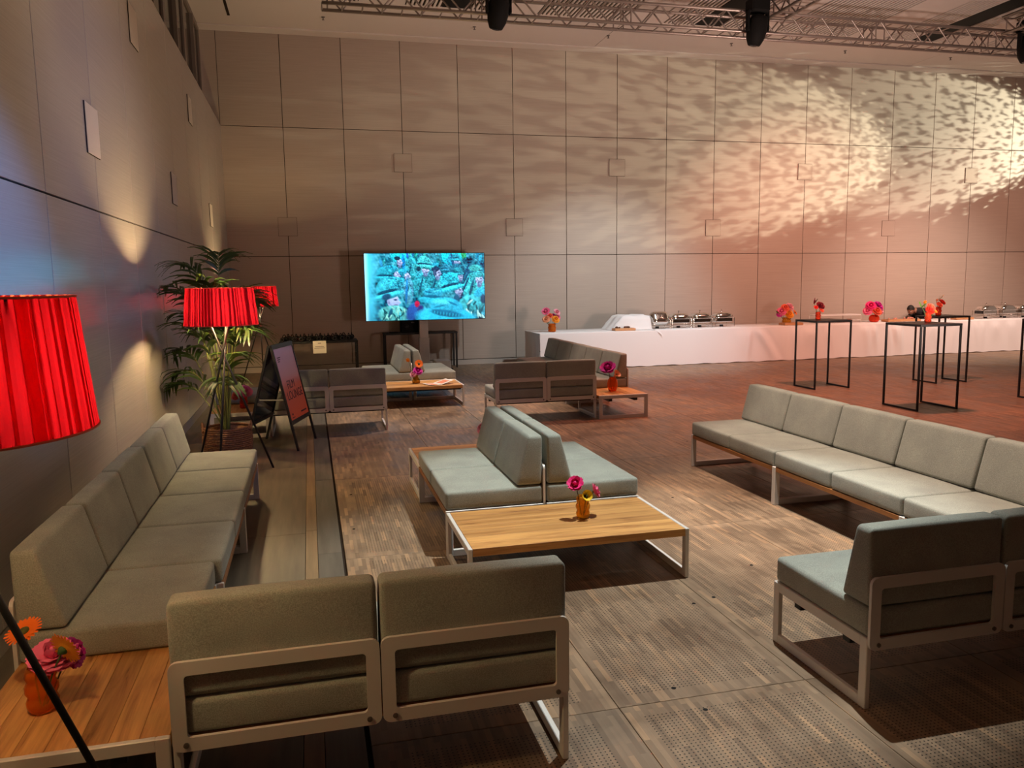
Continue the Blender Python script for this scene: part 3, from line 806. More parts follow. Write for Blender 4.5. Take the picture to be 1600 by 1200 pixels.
SHADE_FAR = shade_mesh(fabric_shade('red_pleated_shade', .105, .5), fabric_shade('red_pleat_fold', .75, .9))
SHADE_NEAR = shade_mesh(fabric_shade('red_pleated_shade_near', .20, .5), fabric_shade('red_pleat_fold_near', .80, .9))  # same cloth made more translucent, so it glows alike over a weaker bulb
def floor_lamp(label, x, y, th0, power, feet=0.42, SHADE=None):
    t = thing('floor_lamp', label, 'lamp', (x, y, 0))
    sh = put('lamp_shade', SHADE, t)
    for R, z in ((R_TOP, Z_TOP), (R_BOT, Z_BOT)):
        b2 = MB(); b2.path([(R*math.cos(2*PI*k/72), R*math.sin(2*PI*k/72), z) for k in range(73)], 0.0035, 5)
        put('binding', b2.mesh('binding', M_trim), sh)
    top = 0.13
    for k in range(3):
        an = th0 + 2*PI*k/3; b2 = MB(); off = 0.012
        ox, oy = -math.sin(an)*off, math.cos(an)*off
        b2.tube((feet*math.cos(an)+ox, feet*math.sin(an)+oy, 0.0), (-top*math.cos(an)+ox, -top*math.sin(an)+oy, 1.53), 0.0105, 10)
        put('leg', b2.mesh('leg', M_blackmetal, True), t)
    b2 = MB()
    b2.lathe([(0.028, 1.49), (0.028, 1.53)], 14, cap0=True, cap1=True)
    for k in range(3):
        an = th0 + 2*PI*k/3 + PI; b2.tube((0, 0, 1.515), (top*math.cos(an), top*math.sin(an), 1.515), .006, 6)
        b2.tube((top*math.cos(an), top*math.sin(an), 1.515), (R_TOP*math.cos(an)*.995, R_TOP*math.sin(an)*.995, Z_TOP-.004), .004, 6)
    put('shade_carrier', b2.mesh('shade_carrier', M_blackmetal), t)
    b2 = MB(); b2.ball((0, 0, 1.585), 0.035, 14, 10); put('bulb', b2.mesh('bulb', M_bulb, True), t)
    d = bpy.data.lights.new('lamp_glow', 'POINT'); d.energy = power; d.color = (1.0, 0.71, 0.33); d.shadow_soft_size = 0.042
    lo = bpy.data.objects.new('lamp_glow', d); COL.objects.link(lo); lo.location = (0, 0, 1.585); lo.parent = t
    return t
floor_lamp('tripod floor lamp with red pleated shade, cut by the left picture edge', 0.655, -14.96, 0.28, 80, 0.40, SHADE_NEAR)
floor_lamp('tripod floor lamp with red pleated shade in front of the palm', 0.745, -9.28, -1.75, 270, 0.42, SHADE_FAR)
floor_lamp('tripod floor lamp with red pleated shade in the corner behind the palm', 0.70, -2.60, 0.6, 240, 0.42, SHADE_FAR)

# ---------------------------------------------------------------- palm in a basket
M_leaf = mat('palm_leaf', (0.022, 0.046, 0.012), 0.45, spec=0.4); nt, b = nodes(M_leaf)
_tr = N(nt, 'ShaderNodeBsdfTranslucent'); _tr.inputs[0].default_value = (0.13, 0.20, 0.025, 1); _mx = N(nt, 'ShaderNodeMixShader'); _mx.inputs[0].default_value = 0.35
nt.links.new(b.outputs[0], _mx.inputs[1]); nt.links.new(_tr.outputs[0], _mx.inputs[2]); nt.links.new(_mx.outputs[0], nt.nodes['Material Output'].inputs[0])
M_petiole = mat('palm_stem', (0.12, 0.135, 0.035), 0.5)
M_soil = mat('soil', (0.02, 0.013, 0.008), 1.0)
def basket_mat():
    m = mat('wicker', (0.30, 0.12, 0.045), 0.7); nt, b = nodes(m)
    f = noise(nt, coords(nt, (1, 1, 1)), 60, 2)
    nt.links.new(ramp(nt, f, [(0.3, (0.17, 0.06, 0.022)), (0.7, (0.36, 0.16, 0.065))]), b.inputs['Base Color']); return m
M_wick = basket_mat()
PX, PY = 0.665, -8.56
bk = thing('wicker_basket', 'round woven wicker basket holding the palm by the left wall', 'basket', (PX, PY, 0))
b2 = MB(); n = 48; rows = 17; Hh = 0.33
for r in range(rows):
    z = 0.01 + Hh*r/(rows-1); R = 0.205 + 0.035*math.sin(PI*min(1, r/(rows-1)*0.85))
    pts = [((R + 0.006*(1 if (k+r) % 2 else -1))*math.cos(2*PI*k/n), (R + 0.006*(1 if (k+r) % 2 else -1))*math.sin(2*PI*k/n), z) for k in range(n+1)]
    b2.path(pts, 0.0112, 5)
put('weave', b2.mesh('weave', M_wick, True), bk)
b2 = MB(); b2.lathe([(0.19, 0.004), (0.205, .02), (0.232, .2), (0.222, .325), (0.205, .32), (.2, .27)], 32, cap0=True); put('lining', b2.mesh('lining', M_wick, True), bk)
for sx in (-1, 1):
    b2 = MB(); b2.path([(sx*(0.235+0.01*math.sin(PI*k/10)), -0.055+0.11*k/10, 0.30+0.095*math.sin(PI*k/10)) for k in range(11)], 0.012, 6)
    put('handle', b2.mesh('handle', M_wick, True), bk)
b2 = MB(); b2.lathe([(0.001, .285), (0.20, .28), (.2, .26), (0.001, .26)], 24, cap0=False); put('soil', b2.mesh('soil', M_soil, True), bk)
palm = thing('kentia_palm', 'tall kentia palm with dark arching fronds behind the red lamp', 'plant', (PX, PY, 0.28))
rndp = random.Random(11)
def frond(az, lean, height, length, droop, nl, lw):
    """petiole rising from the pot then an arching blade with leaflets"""
    ca, sa = math.cos(az), math.sin(az); pts = []
    x, z, a = 0.02, 0.0, PI/2 - lean
    st = 12; step = height/st
    for i in range(st+1):
        pts.append((x*ca, x*sa, z)); x += step*math.cos(a); z += step*math.sin(a); a -= lean*0.05
    blade = []; a2 = a; bs = 14
    for i in range(bs+1):
        blade.append((x*ca, x*sa, z)); x += length/bs*math.cos(a2); z += length/bs*math.sin(a2); a2 -= droop/bs
    blade = [(max(p[0], .05-PX), p[1], p[2]) for p in blade]
    b2 = MB(); allp = pts[:-1] + blade; m = len(allp)
    b2.path(allp, .006, 5, radii=[0.009*(1-0.75*i/m) for i in range(m)]); fr = put('frond', b2.mesh('frond', M_petiole, True), palm)
    lf = MB(); sd = Vector((-sa, ca, 0))
    for k in range(nl):
        t = (k+0.6)/nl*bs; i = min(int(t), bs-1); p = Vector(blade[i]).lerp(Vector(blade[i+1]), t-i)
        d = (Vector(blade[i+1])-Vector(blade[i])).normalized()
        ln = (0.13+0.26*math.sin(PI*(0.15+0.72*k/nl)))*rndp.uniform(.8, 1.15)
        for s_ in (-1, 1):
            out = (sd*s_*0.75 + d*0.95).normalized(); up = Vector((0, 0, 1))
            out = (out + Vector((rndp.uniform(-.22, .22), rndp.uniform(-.22, .22), rndp.uniform(-.15, .25)))).normalized()
            v = []; q = p.copy(); dirn = out + up*0.22
            seg = 5
            wv = (d*1.0 - out*out.dot(d)).normalized()
            for j in range(seg+1):
                tt = j/seg; wd = lw*math.sin(PI*(0.10+0.88*tt))*0.5
                v += [q - wv*wd, q + up*(-0.004), q + wv*wd]
                dirn = (dirn - up*(0.20+0.12*rndp.random())).normalized(); q = q + dirn*(ln/seg); q.x = max(q.x, 0.045-PX)
            f = []
            for j in range(seg):
                for c in range(2): f.append((j*3+c, j*3+c+1, j*3+4+c, j*3+3+c))
            lf.add(v, f)
    put('leaflets', lf.mesh('leaflets', M_leaf, True), fr, kind='stuff')
for az, lean, hh, ln, dr, nl in ((2.55, .18, 1.22, .46, 1.4, 11), (2.2, .26, 1.02, .48, 1.5, 11), (2.5, .10, 1.42, .40, 1.5, 11), (1.6, .05, 1.50, .34, 1.2, 11), (0.2, .08, 1.08, .32, 1.4, 11),
                                 (0.8, .08, 1.15, .34, 1.3, 11), (5.3, .20, .85, .46, 1.6, 11), (1.75, .24, .85, .46, 1.5, 11), (2.4, .36, .74, .46, 1.5, 11), (5.9, .08, 1.12, .30, 1.5, 10),
                                 (5.6, .10, .85, .36, 1.4, 11), (2.0, .22, .85, .42, 1.4, 10), (4.8, .36, .52, .42, 1.5, 10), (2.9, .06, 1.0, .40, .8, 11), (4.6, .05, .98, .52, .6, 12), (5.1, .07, .85, .50, .6, 12), (2.65, .46, .46, .46, 1.4, 10),
                                 (5.5, .05, .92, .5, .5, 12), (3.9, .12, .72, .5, .9, 12), (2.7, .30, .50, .40, 1.5, 10), (4.0, .05, 1.15, .42, .8, 12), (5.0, .22, .62, .44, 1.3, 11)):
    frond(az, lean, hh, ln, dr, nl, 0.034)

# ---------------------------------------------------------------- film lounge A-board
def poster_mat():
    m = mat('poster_print', (0.7, 0.4, 0.4), 0.45, spec=0.3); nt, b = nodes(m)
    tc = N(nt, 'ShaderNodeTexCoord'); sx = N(nt, 'ShaderNodeSeparateXYZ'); nt.links.new(tc.outputs['Generated'], sx.inputs[0])
    c = ramp(nt, sx.outputs[2], [(0.0, (0.74, 0.12, 0.045)), (0.45, (0.72, 0.19, 0.12)), (0.62, (0.66, 0.33, 0.36)), (1.0, (0.60, 0.42, 0.60))])
    nt.links.new(c, b.inputs['Base Color']); return m
M_poster = poster_mat(); M_ink = mat('print_ink', (0.045, 0.018, 0.03), 0.6)
def text_mesh(txt, size, m, align='LEFT'):
    cu = bpy.data.curves.new('lettering', 'FONT'); cu.body = txt; cu.size = size; cu.align_x = align; cu.extrude = 0.0004
    o = bpy.data.objects.new('lettering', cu); COL.objects.link(o)
    dg = bpy.context.evaluated_depsgraph_get(); me = bpy.data.meshes.new_from_object(o.evaluated_get(dg))
    bpy.data.objects.remove(o); me.materials.clear(); me.materials.append(m); return me
def board_leaf(t, B0, B1, A0, A1, poster):
    """one leaf of the A-board; B0,B1 feet on the floor, A0,A1 top corners"""
    B0, B1, A0, A1 = map(Vector, (B0, B1, A0, A1))
    ux = (A1-A0).normalized(); uz = ((A0+A1)-(B0+B1)).normalized(); uy = ux.cross(uz).normalized(); uz = uy.cross(ux) * -1 if False else (ux.cross(uy)*1.0)
    H = ((A0+A1)/2-(B0+B1)/2).length; W = (A1-A0).length
    m = Matrix((( ux.x, uy.x*-1, -uz.x if uz.z < 0 else uz.x, ((B0+B1)/2).x), (ux.y, uy.y*-1, -uz.y if uz.z < 0 else uz.y, ((B0+B1)/2).y), (ux.z, uy.z*-1, -uz.z if uz.z < 0 else uz.z, ((B0+B1)/2).z), (0, 0, 0, 1)))
    lo = 0.245*H
    b2 = MB(); fw = 0.035
    b2.box(-W/2, -.012, 0, -W/2+fw*.7, .012, H); b2.box(W/2-fw*.7, -.012, 0, W/2, .012, H)
    b2.box(-W/2+fw*.7, -.012, H-fw*1.3, W/2-fw*.7, .012, H); b2.box(-W/2+fw*.7, -.012, lo, W/2-fw*.7, .012, lo+fw*1.3)
    fo = put('leaf_frame', b2.mesh('leaf_frame', M_blackmetal), t); fo.matrix_local = m
    b2 = MB(); b2.box(-W/2+fw*.7, -.004, lo+fw*1.3, W/2-fw*.7, .004, H-fw*1.3)
    pn = put('poster' if poster else 'back_panel', b2.mesh('poster', M_poster if poster else M_glassw), fo)
    return fo, lo, H, W
sb = thing('a_board_sign', 'black A-board sign with pink film lounge poster by the palm', 'sign', (1.18, -7.95, 0))
sb_off = Vector((1.18, -7.95, 0))
rel = lambda p: Vector(p) - sb_off
fo, lo, H, W = board_leaf(sb, rel((1.366, -8.384, 0)), rel((1.563, -7.695, 0)), rel((1.13, -8.31, 1.155)), rel((1.327, -7.62, 1.155)), True)
fo2, *_ = board_leaf(sb, rel((0.80, -8.215, 0)), rel((1.0, -7.525, 0)), rel((1.105, -8.30, 1.15)), rel((1.302, -7.61, 1.15)), False)
def on_poster(me, x, z, name='lettering'):
    o = put(name, me, fo, (x, PSIDE*.0052, z), (PI/2, 0, 0 if PSIDE < 0 else PI)); return o
# which side of the leaf faces the camera
nrm = fo.matrix_local.to_3x3() @ Vector((0, -1, 0)); PSIDE = -1 if nrm.dot(Vector((1, -1, 0))) > 0 else 1
sgn = 1 if PSIDE < 0 else -1
on_poster(text_mesh('FILM', 0.135, M_ink), sgn*-0.17, lo+0.385)
on_poster(text_mesh('LOUNGE', 0.135, M_ink), sgn*-0.25, lo+0.265)
for k in range(3):
    b2 = MB(); b2.box(0, -.0004, 0, .11-.02*k, .0004, .010); put('small_print', b2.mesh('small_print', M_ink), fo, (sgn*-.27 if sgn > 0 else .16, PSIDE*.0052, H-.15-.022*k))
b2 = MB(); b2.box(-.10, -.0004, 0, .10, .0004, .016); put('small_print', b2.mesh('small_print', M_ink), fo, (sgn*.17, PSIDE*.0052, lo+.085))
b2 = MB(); b2.box(-.02, -.0004, 0, .02, .0004, .02); b2.box(-.04, -.0004, -.03, .06, .0004, -.022); put('small_print', b2.mesh('small_print', M_ink), fo, (sgn*-.23, PSIDE*.0052, lo+.095))
M_tie = mat('tie_bar', (0.45, 0.42, 0.38), 0.4, 0.5)
for q0, q1 in (((0.985, -8.23, .56), (1.24, -8.31, .56)), ((1.165, -7.58, .56), (1.43, -7.66, .56))):
    b2 = MB(); b2.tube(rel(q0), rel(q1), .008, 6); put('tie_bar', b2.mesh('tie_bar', M_tie), sb)
b2 = MB(); b2.tube(rel((1.117, -8.31, 1.15)), rel((1.315, -7.62, 1.15)), .012, 8); put('hinge', b2.mesh('hinge', M_blackmetal), sb)

# ---------------------------------------------------------------- headphone table with glass front
HX0, HX1, HY0, HY1, HZ = 0.955, 2.455, -1.30, -0.72, 0.705
ht = thing('display_table', 'black display table with clear front panel left of the television', 'table', ((HX0+HX1)/2, (HY0+HY1)/2, 0))
hw, hd = (HX1-HX0)/2, (HY1-HY0)/2
b2 = MB(); b2.bbox(-hw, -hd, HZ-.04, hw, hd, HZ, .004); put('table_top', b2.mesh('table_top', M_blackmetal), ht)
for sx in (-1, 1):
    for sy in (-1, 1):
        b2 = MB(); xx, yy = sx*(hw-.018), sy*(hd-.018); b2.bbox(xx-.016, yy-.016, 0, xx+.016, yy+.016, HZ-.04, .003); put('leg', b2.mesh('leg', M_blackmetal), ht)
b2 = MB(); b2.bbox(-hw+.036, -hd+.004, .085, hw-.036, -hd+.034, .125, .003); put('bottom_rail', b2.mesh('bottom_rail', M_blackmetal), ht)
M_clear = bpy.data.materials.new('clear_panel'); M_clear.use_nodes = True; nt = M_clear.node_tree; b = nt.nodes['Principled BSDF']
b.inputs['Base Color'].default_value = (0.9, 0.9, 0.88, 1); b.inputs['Roughness'].default_value = 0.02; b.inputs['Transmission Weight'].default_value = 1.0; b.inputs['IOR'].default_value = 1.45
b2 = MB(); b2.box(-hw+.036, -hd+.016, .125, hw-.036, -hd+.022, HZ-.04); put('clear_panel', b2.mesh('clear_panel', M_clear), ht)
nt_ = thing('notice_sheet', 'cream paper notice with two lines of print on the display table front', 'notice', (1.715, HY0-.003, HZ-.235))
b2 = MB(); b2.box(-.125, -.001, 0, .125, .001, .245); put('sheet', b2.mesh('sheet', M_paper), nt_)
M_print = mat('faint_print', (0.30, 0.27, 0.23), 0.8)
for z, a, hh in ((.19, .03, .018), (.128, .085, .010), (.098, .10, .010)):
    b2 = MB(); b2.box(-a, -.0016, z, a, -.001, z+hh); put('printed_line', b2.mesh('printed_line', M_print), nt_)
def hp_mesh():
    b2 = MB()
    b2.path([(0.075*math.cos(PI*k/14), 0, 0.052+0.058*math.sin(PI*k/14)) for k in range(15)], .007, 6); return b2.mesh('headband', M_black, True)
HPB = hp_mesh()
def cup_mesh():
    b2 = MB(); b2.tube((-.016, 0, 0), (.016, 0, 0), .038, 14); b2.tube((-.022, 0, 0), (-.016, 0, 0), .030, 14); return b2.mesh('ear_cup', M_black, True)
CUP = cup_mesh()
M_ringg = mat('headphone_ring', (0.11, 0.10, 0.10), 0.35, 0.6)
b2 = MB(); b2.path([(.023, .027*math.cos(2*PI*k/16), .027*math.sin(2*PI*k/16)) for k in range(17)], .004, 5); CUPR = b2.mesh('ring_trim', M_ringg, True)
for k in range(18):
    row = k // 9; hpx = HX0+.10+((k % 9)+.5*row*.9)*(HX1-HX0-.27)/8
    t = thing('headphones', 'black over-ear headphones standing in the %s row on the display table' % ('back' if row else 'front'), 'headphones', (hpx, (-1.14, -.93)[row], HZ), PI/2+random.uniform(-.35, .35), 'headphones in the %s row on the display table' % ('back' if row else 'front'))
    t.scale = (1.22, 1.22, 1.22)
    put('headband', HPB, t)
    for s_ in (-1, 1):
        c = put('ear_cup', CUP, t, (s_*.072, 0, .040), (0, 0, 0 if s_ > 0 else PI)); put('ring_trim', CUPR, c)

# ---------------------------------------------------------------- television on a lifting column
tv = thing('television', 'large flat television on a pale column showing a crowd in bush hats', 'television', (3.86, -.62, 0))
TVW, TVH, TVZ = 2.505, 1.385, 1.035
b2 = MB(); b2.bbox(-TVW/2+.055, -.065, TVZ, TVW/2+.055, -.02, TVZ+TVH, .006); b2.box(-.6, -.02, TVZ+.2, .7, .03, TVZ+TVH-.25)
put('housing', b2.mesh('housing', M_black), tv)
def paint_tv(NX=220, NY=124):
    """the film frame on the screen, in a 1465 x 840 drawing space, y down"""
    X, Y = np.meshgrid(np.linspace(0, 1465, NX), np.linspace(0, 840, NY)); rs = np.random.RandomState(5)
    img = np.zeros((NY, NX, 3)); img[:] = (0.02, 0.22, 0.32)
    def nz(sc, seed, n=60):
        r = np.random.RandomState(seed); o = np.zeros_like(X)
        for _ in range(n):
            kx, ky, p = r.normal(0, 1/sc), r.normal(0, 1/sc), r.uniform(0, 6.28); o += np.sin(X*kx + Y*ky + p)
        return o/np.sqrt(n/2)
    m = nz(14, 1); img += 0.10*m[..., None]*np.array([.25, .9, 1.1]); m2 = nz(40, 2); img += .10*np.clip(m2, -1, 2)[..., None]*np.array([.3, .9, 1])
    img = np.clip(img, .004, 2)
    def blob(cx, cy, rx, ry, c, rot=0, soft=.12, tex=0.0, clip=None):
        ca, sa = math.cos(math.radians(rot)), math.sin(math.radians(rot)); u = ((X-cx)*ca+(Y-cy)*sa)/rx; v = (-(X-cx)*sa+(Y-cy)*ca)/ry
        d = np.sqrt(u*u+v*v); a = np.clip((1-d)/soft+.5, 0, 1)
        if clip is not None: a = a*clip(u, v)
        cc = np.array(c)[None, None]*(1 + tex*m[..., None] - .25*np.clip(v, -1, 1)[..., None]); img[:] = img*(1-a[..., None]) + cc*a[..., None]
    def hat(cx, cy, s_, rot=0, c=(.05, .40, .55)):
        blob(cx, cy+28*s_, 105*s_, 24*s_, tuple(x*.8 for x in c), rot, .15, .1); blob(cx, cy-22*s_, 66*s_, 56*s_, c, rot, .1, .12)
        blob(cx, cy+4*s_, 67*s_, 13*s_, (.01, .09, .17), rot, .3); blob(cx+10*s_, cy+22*s_, 90*s_, 12*s_, tuple(min(1, x*1.5) for x in c), rot, .3)
    def cap(cx, cy, s_, rot=0, c=(.03, .38, .55)):
        blob(cx, cy, 62*s_, 34*s_, c, rot, .12, .08)
    def face(cx, cy, s_, c=(.36, .44, .68)):
        blob(cx, cy, 36*s_, 50*s_, c, -8, .15); blob(cx+34*s_, cy+6*s_, 12*s_, 9*s_, c, 20, .3); blob(cx+14*s_, cy-10*s_, 11*s_, 5*s_, (.03, .06, .14), 0, .5)
        blob(cx+16*s_, cy+24*s_, 14*s_, 4*s_, (.14, .10, .22), 0, .5); blob(cx-26*s_, cy+2*s_, 8*s_, 14*s_, (.28, .32, .52), 0, .4); blob(cx, cy+52*s_, 24*s_, 24*s_, (.16, .24, .42), 0, .3)
    def body(cx, cy, rx, ry, c=(.035, .33, .42), rot=0):
        blob(cx, cy, rx, ry, c, rot, .12, .22); blob(cx-rx*.2, cy, rx*.12, ry*.7, (.01, .11, .19), 15, .5); blob(cx+rx*.4, cy+ry*.1, rx*.10, ry*.6, (.08, .5, .6), -12, .6)
    blob(1060, 40, 130, 110, (.02, .62, .80), 0, .1); blob(420, 30, 110, 90, (.03, .60, .75), 0, .2)
    for i in range(26): blob(rs.uniform(120, 1460), rs.uniform(10, 130), rs.uniform(10, 22), rs.uniform(40, 100), (rs.uniform(.005, .05), rs.uniform(.08, .45), rs.uniform(.15, .6)), rs.uniform(-20, 20), .3)
    body(560, 210, 80, 170); face(420, 110, .9); blob(395, 60, 36, 26, (.01, .05, .1)); face(1125, 110, 1.0); hat(1115, 60, .75, 0, (.03, .33, .45)); cap(1020, 95, .6); cap(860, 140, .7); hat(970, 190, .75, 0, (.03, .25, .38)); body(1130, 230, 110, 100, (.02, .17, .27))
    body(690, 420, 110, 170); body(860, 390, 110, 130); face(730, 210, 1.15); hat(715, 130, 1.25, 6, (.07, .50, .56)); blob(650, 195, 26, 30, (.01, .06, .11)); face(880, 255, 1.15); blob(855, 200, 52, 30, (.02, .06, .14)); blob(845, 245, 22, 40, (.05, .1, .2))
    face(385, 275, 1.0); cap(300, 195, 1.5, -6); face(510, 290, .95); cap(460, 225, 1.0, -12); hat(230, 270, 1.35, 2, (.03, .36, .48)); body(330, 330, 150, 40, (.04, .45, .6)); body(520, 470, 60, 170, (.10, .35, .5))
    blob(495, 480, 14, 170, (.02, .22, .5), 4, .3); face(1165, 300, .9); hat(1130, 240, .8, 0, (.03, .32, .42)); body(1330, 440, 140, 190, (.05, .44, .5)); face(1400, 340, 1.3); cap(1390, 270, 1.25, 0, (.05, .42, .5)); cap(1350, 190, 1.2, 0, (.06, .42, .45))
    for k in range(3): blob(1240-k*6, 220+k*90, 12, 120, (.01, .09, .2), 24, .3)
    face(1135, 480, 1.25); hat(1030, 400, 1.75, -14, (.04, .50, .66)); cap(1030, 300, 1.7, 0, (.03, .46, .60)); blob(1110, 600, 40, 80, (.02, .12, .22), 0, .3); face(330, 600, 2.0, (.38, .48, .76)); hat(260, 470, 2.0, -14, (.05, .46, .60))
    blob(250, 540, 60, 40, (.02, .10, .2), -20, .5); body(330, 760, 190, 110, (.10, .40, .42)); 
    for i in range(22): blob(200+rs.uniform(0, 280), 680+rs.uniform(0, 150), 9, rs.uniform(20, 50), (.01, .10, .13) if i % 2 else (.25, .6, .55), rs.uniform(-50, 50), .4)
    body(1300, 640, 160, 100, (.06, .42, .5)); cap(1430, 500, 1.7, -20, (.03, .42, .62)); blob(1445, 590, 34, 60, (.02, .08, .16), 0, .4)
    for i in range(16): blob(1220+rs.uniform(0, 240), 620+rs.uniform(0, 210), 12, rs.uniform(20, 60), (.35, .62, .62) if i % 2 else (.01, .12, .16), rs.uniform(-50, 50), .4)
    blob(560, 740, 70, 120, (.03, .12, .38), 20, .4); blob(620, 640, 30, 40, (.45, .02, .09), 0, .4); blob(660, 740, 40, 90, (.04, .04, .20), 0, .4)
    blob(800, 590, 170, 46, (.04, .48, .66), 4, .2, .1); blob(815, 505, 118, 66, (.04, .38, .55), 2, .2, .15); blob(810, 545, 116, 16, (.01, .16, .28), 4, .5); blob(760, 490, 40, 10, (.01, .18, .32), 10, .6); blob(850, 480, 46, 9, (.08, .55, .7), -8, .6)
    blob(960, 830, 350, 130, (.04, .50, .74), 8, .25, .05); blob(1180, 800, 150, 70, (.03, .46, .70), 14, .4); blob(985, 690, 205, 125, (.04, .42, .62), 9, .14, .12); blob(930, 625, 120, 34, (.10, .62, .80), 6, .7); blob(1060, 640, 60, 14, (.015, .22, .38), 25, .7); blob(900, 670, 80, 12, (.02, .26, .42), -12, .7)
    blob(980, 765, 200, 40, (.012, .17, .31), 10, .35)
    for k in range(9): blob(830+k*38, 752+k*6, 7, 24, (.03, .34, .5), 10, .6)
    r1 = np.random.RandomState(8); g1 = r1.normal(0, 1, (NY, NX)); g1 = (g1 + np.roll(g1, 1, 0) + np.roll(g1, 1, 1) + np.roll(g1, (1, 1), (0, 1)))/2
    sharp = np.clip((620 - Y)/200, .25, 1)*np.clip((X-150)/120, 0, 1)
    img[:] = np.clip(img*(1 + .42*(sharp*g1)[..., None]*np.array([.8, .7, .6])), .003, 2)
    fade = np.clip((170 - X + 25*np.sin(Y/90))/130, 0, 1)[..., None]; glow = np.array([.10, .62, .86])*(1 - .45*np.clip((Y-500)/340, 0, 1))[..., None] + .35*np.clip((50-X)/50, 0, 1)[..., None]
    img = img*(1-fade) + glow*fade
    return np.clip(img, 0.003, 1.4)**1.22, NX, NY
img, NX, NY = paint_tv()
b2 = MB(); sw, shh = TVW-.022, TVH-.022
gx = np.linspace(-sw/2+.055, sw/2+.055, NX); gz = np.linspace(TVZ+.011+shh, TVZ+.011, NY)
verts = [(float(xx), -.0662, float(zz)) for zz in gz for xx in gx]
faces = [(j*NX+i, (j+1)*NX+i, (j+1)*NX+i+1, j*NX+i+1) for j in range(NY-1) for i in range(NX-1)]
b2.add(verts, faces)
M_scr = bpy.data.materials.new('screen_picture'); M_scr.use_nodes = True; nt = M_scr.node_tree; b = nt.nodes['Principled BSDF']
at = N(nt, 'ShaderNodeVertexColor', layer_name='picture'); b.inputs['Base Color'].default_value = (.01, .01, .01, 1); b.inputs['Roughness'].default_value = .2
nt.links.new(at.outputs['Color'], b.inputs['Emission Color']); b.inputs['Emission Strength'].default_value = 1.15
me = b2.mesh('screen', M_scr, True); ca_ = me.color_attributes.new('picture', 'FLOAT_COLOR', 'POINT')
ca_.data.foreach_set('color', np.concatenate([img.reshape(-1, 3), np.ones((NX*NY, 1))], 1).astype(np.float32).ravel())
put('screen', me, tv)
M_col = mat('column_paint', (0.50, 0.45, 0.43), 0.5); ntc, bc_ = nodes(M_col)
b2 = MB(); b2.bbox(-.105, .0, .02, .105, .12, .66, .006); b2.bbox(-.09, .01, .66, .09, .11, TVZ+.25, .006)
for k in range(6): b2.box(-.10+.036*k, -.003, .03, -.088+.036*k, .0, .65)
put('column', b2.mesh('column', M_col), tv)
b2 = MB(); b2.bbox(-.35, -.30, 0, .55, .32, .03, .008); put('base_plate', b2.mesh('base_plate', M_black), tv)
b2 = MB(); b2.bbox(.18, -.35, .031, .50, .10, .20, .006); put('cable_box', b2.mesh('cable_box', M_col), tv)

# black side table behind the television, with a loudspeaker
st = thing('side_table', 'narrow black table standing behind the television column', 'table', (3.82, -.26, 0))
b2 = MB(); b2.bbox(-.78, -.20, .73, .78, .20, .77, .004); put('table_top', b2.mesh('table_top', M_blackmetal), st)
for sx in (-1, 1):
    for sy in (-1, 1):
        b2 = MB(); xx, yy = sx*.755, sy*.175; b2.bbox(xx-.018, yy-.018, 0, xx+.018, yy+.018, .73, .003); put('leg', b2.mesh('leg', M_blackmetal), st)
sp = thing('loudspeaker', 'black box loudspeaker on the narrow table below the television', 'speaker', (3.60, -.26, .77))
b2 = MB(); b2.bbox(-.19, -.15, 0, .19, .15, .27, .012); put('cabinet', b2.mesh('cabinet', M_black), sp)
b2 = MB(); b2.box(.02, -.152, .20, .09, -.15, .225); put('badge', b2.mesh('badge', M_ringg), sp)
b2 = MB(); b2.tube((-.09, -.150, .12), (-.09, -.156, .12), .07, 20); put('driver', b2.mesh('driver', M_blackmetal, True), sp)
rt = thing('remote_control', 'small black remote control lying on the table left of the loudspeaker', 'remote', (3.26, -.30, .77), .3)
b2 = MB(); b2.bbox(-.09, -.022, 0, .09, .022, .018, .004); put('case', b2.mesh('case', M_black), rt)
b2 = MB()
for k in range(5): b2.box(-.06+.025*k, -.008, .018, -.05+.025*k, .008, .020)
put('buttons', b2.mesh('buttons', M_bolt), rt, kind='stuff')

# leaflet on the television table
def leaflet():
    t = thing('leaflet', 'folded white and orange leaflet on the television table', 'leaflet', (3.36, -5.57, T_TOP+.001), .35)
    m2 = mat('leaflet_print', (0.80, 0.28, 0.16), .7)
    b2 = MB()
    def sheet(pts, mi): b2.add(pts + [(p[0], p[1], p[2]+.0015) for p in pts], [(3, 2, 1, 0), (4, 5, 6, 7), (0, 1, 5, 4), (1, 2, 6, 5), (2, 3, 7, 6), (3, 0, 4, 7)], mi)
    sheet([(-.02, -.13, 0), (.20, -.13, .055), (.20, .13, .055), (-.02, .13, 0)], 0); sheet([(-.02, -.13, .001), (-.20, -.13, .012), (-.20, .13, .012), (-.02, .13, .001)], 0)
    put('page', b2.mesh('page', M_paper), t)
    b2 = MB(); sheet([(.02, -.08, .012), (.15, -.08, .0445), (.15, .08, .0445), (.02, .08, .012)], 0); sheet([(-.17, -.11, .012), (-.06, -.11, .0055), (-.06, .06, .0055), (-.17, .06, .012)], 0)
    put('print', b2.mesh('print', m2), t)
leaflet()

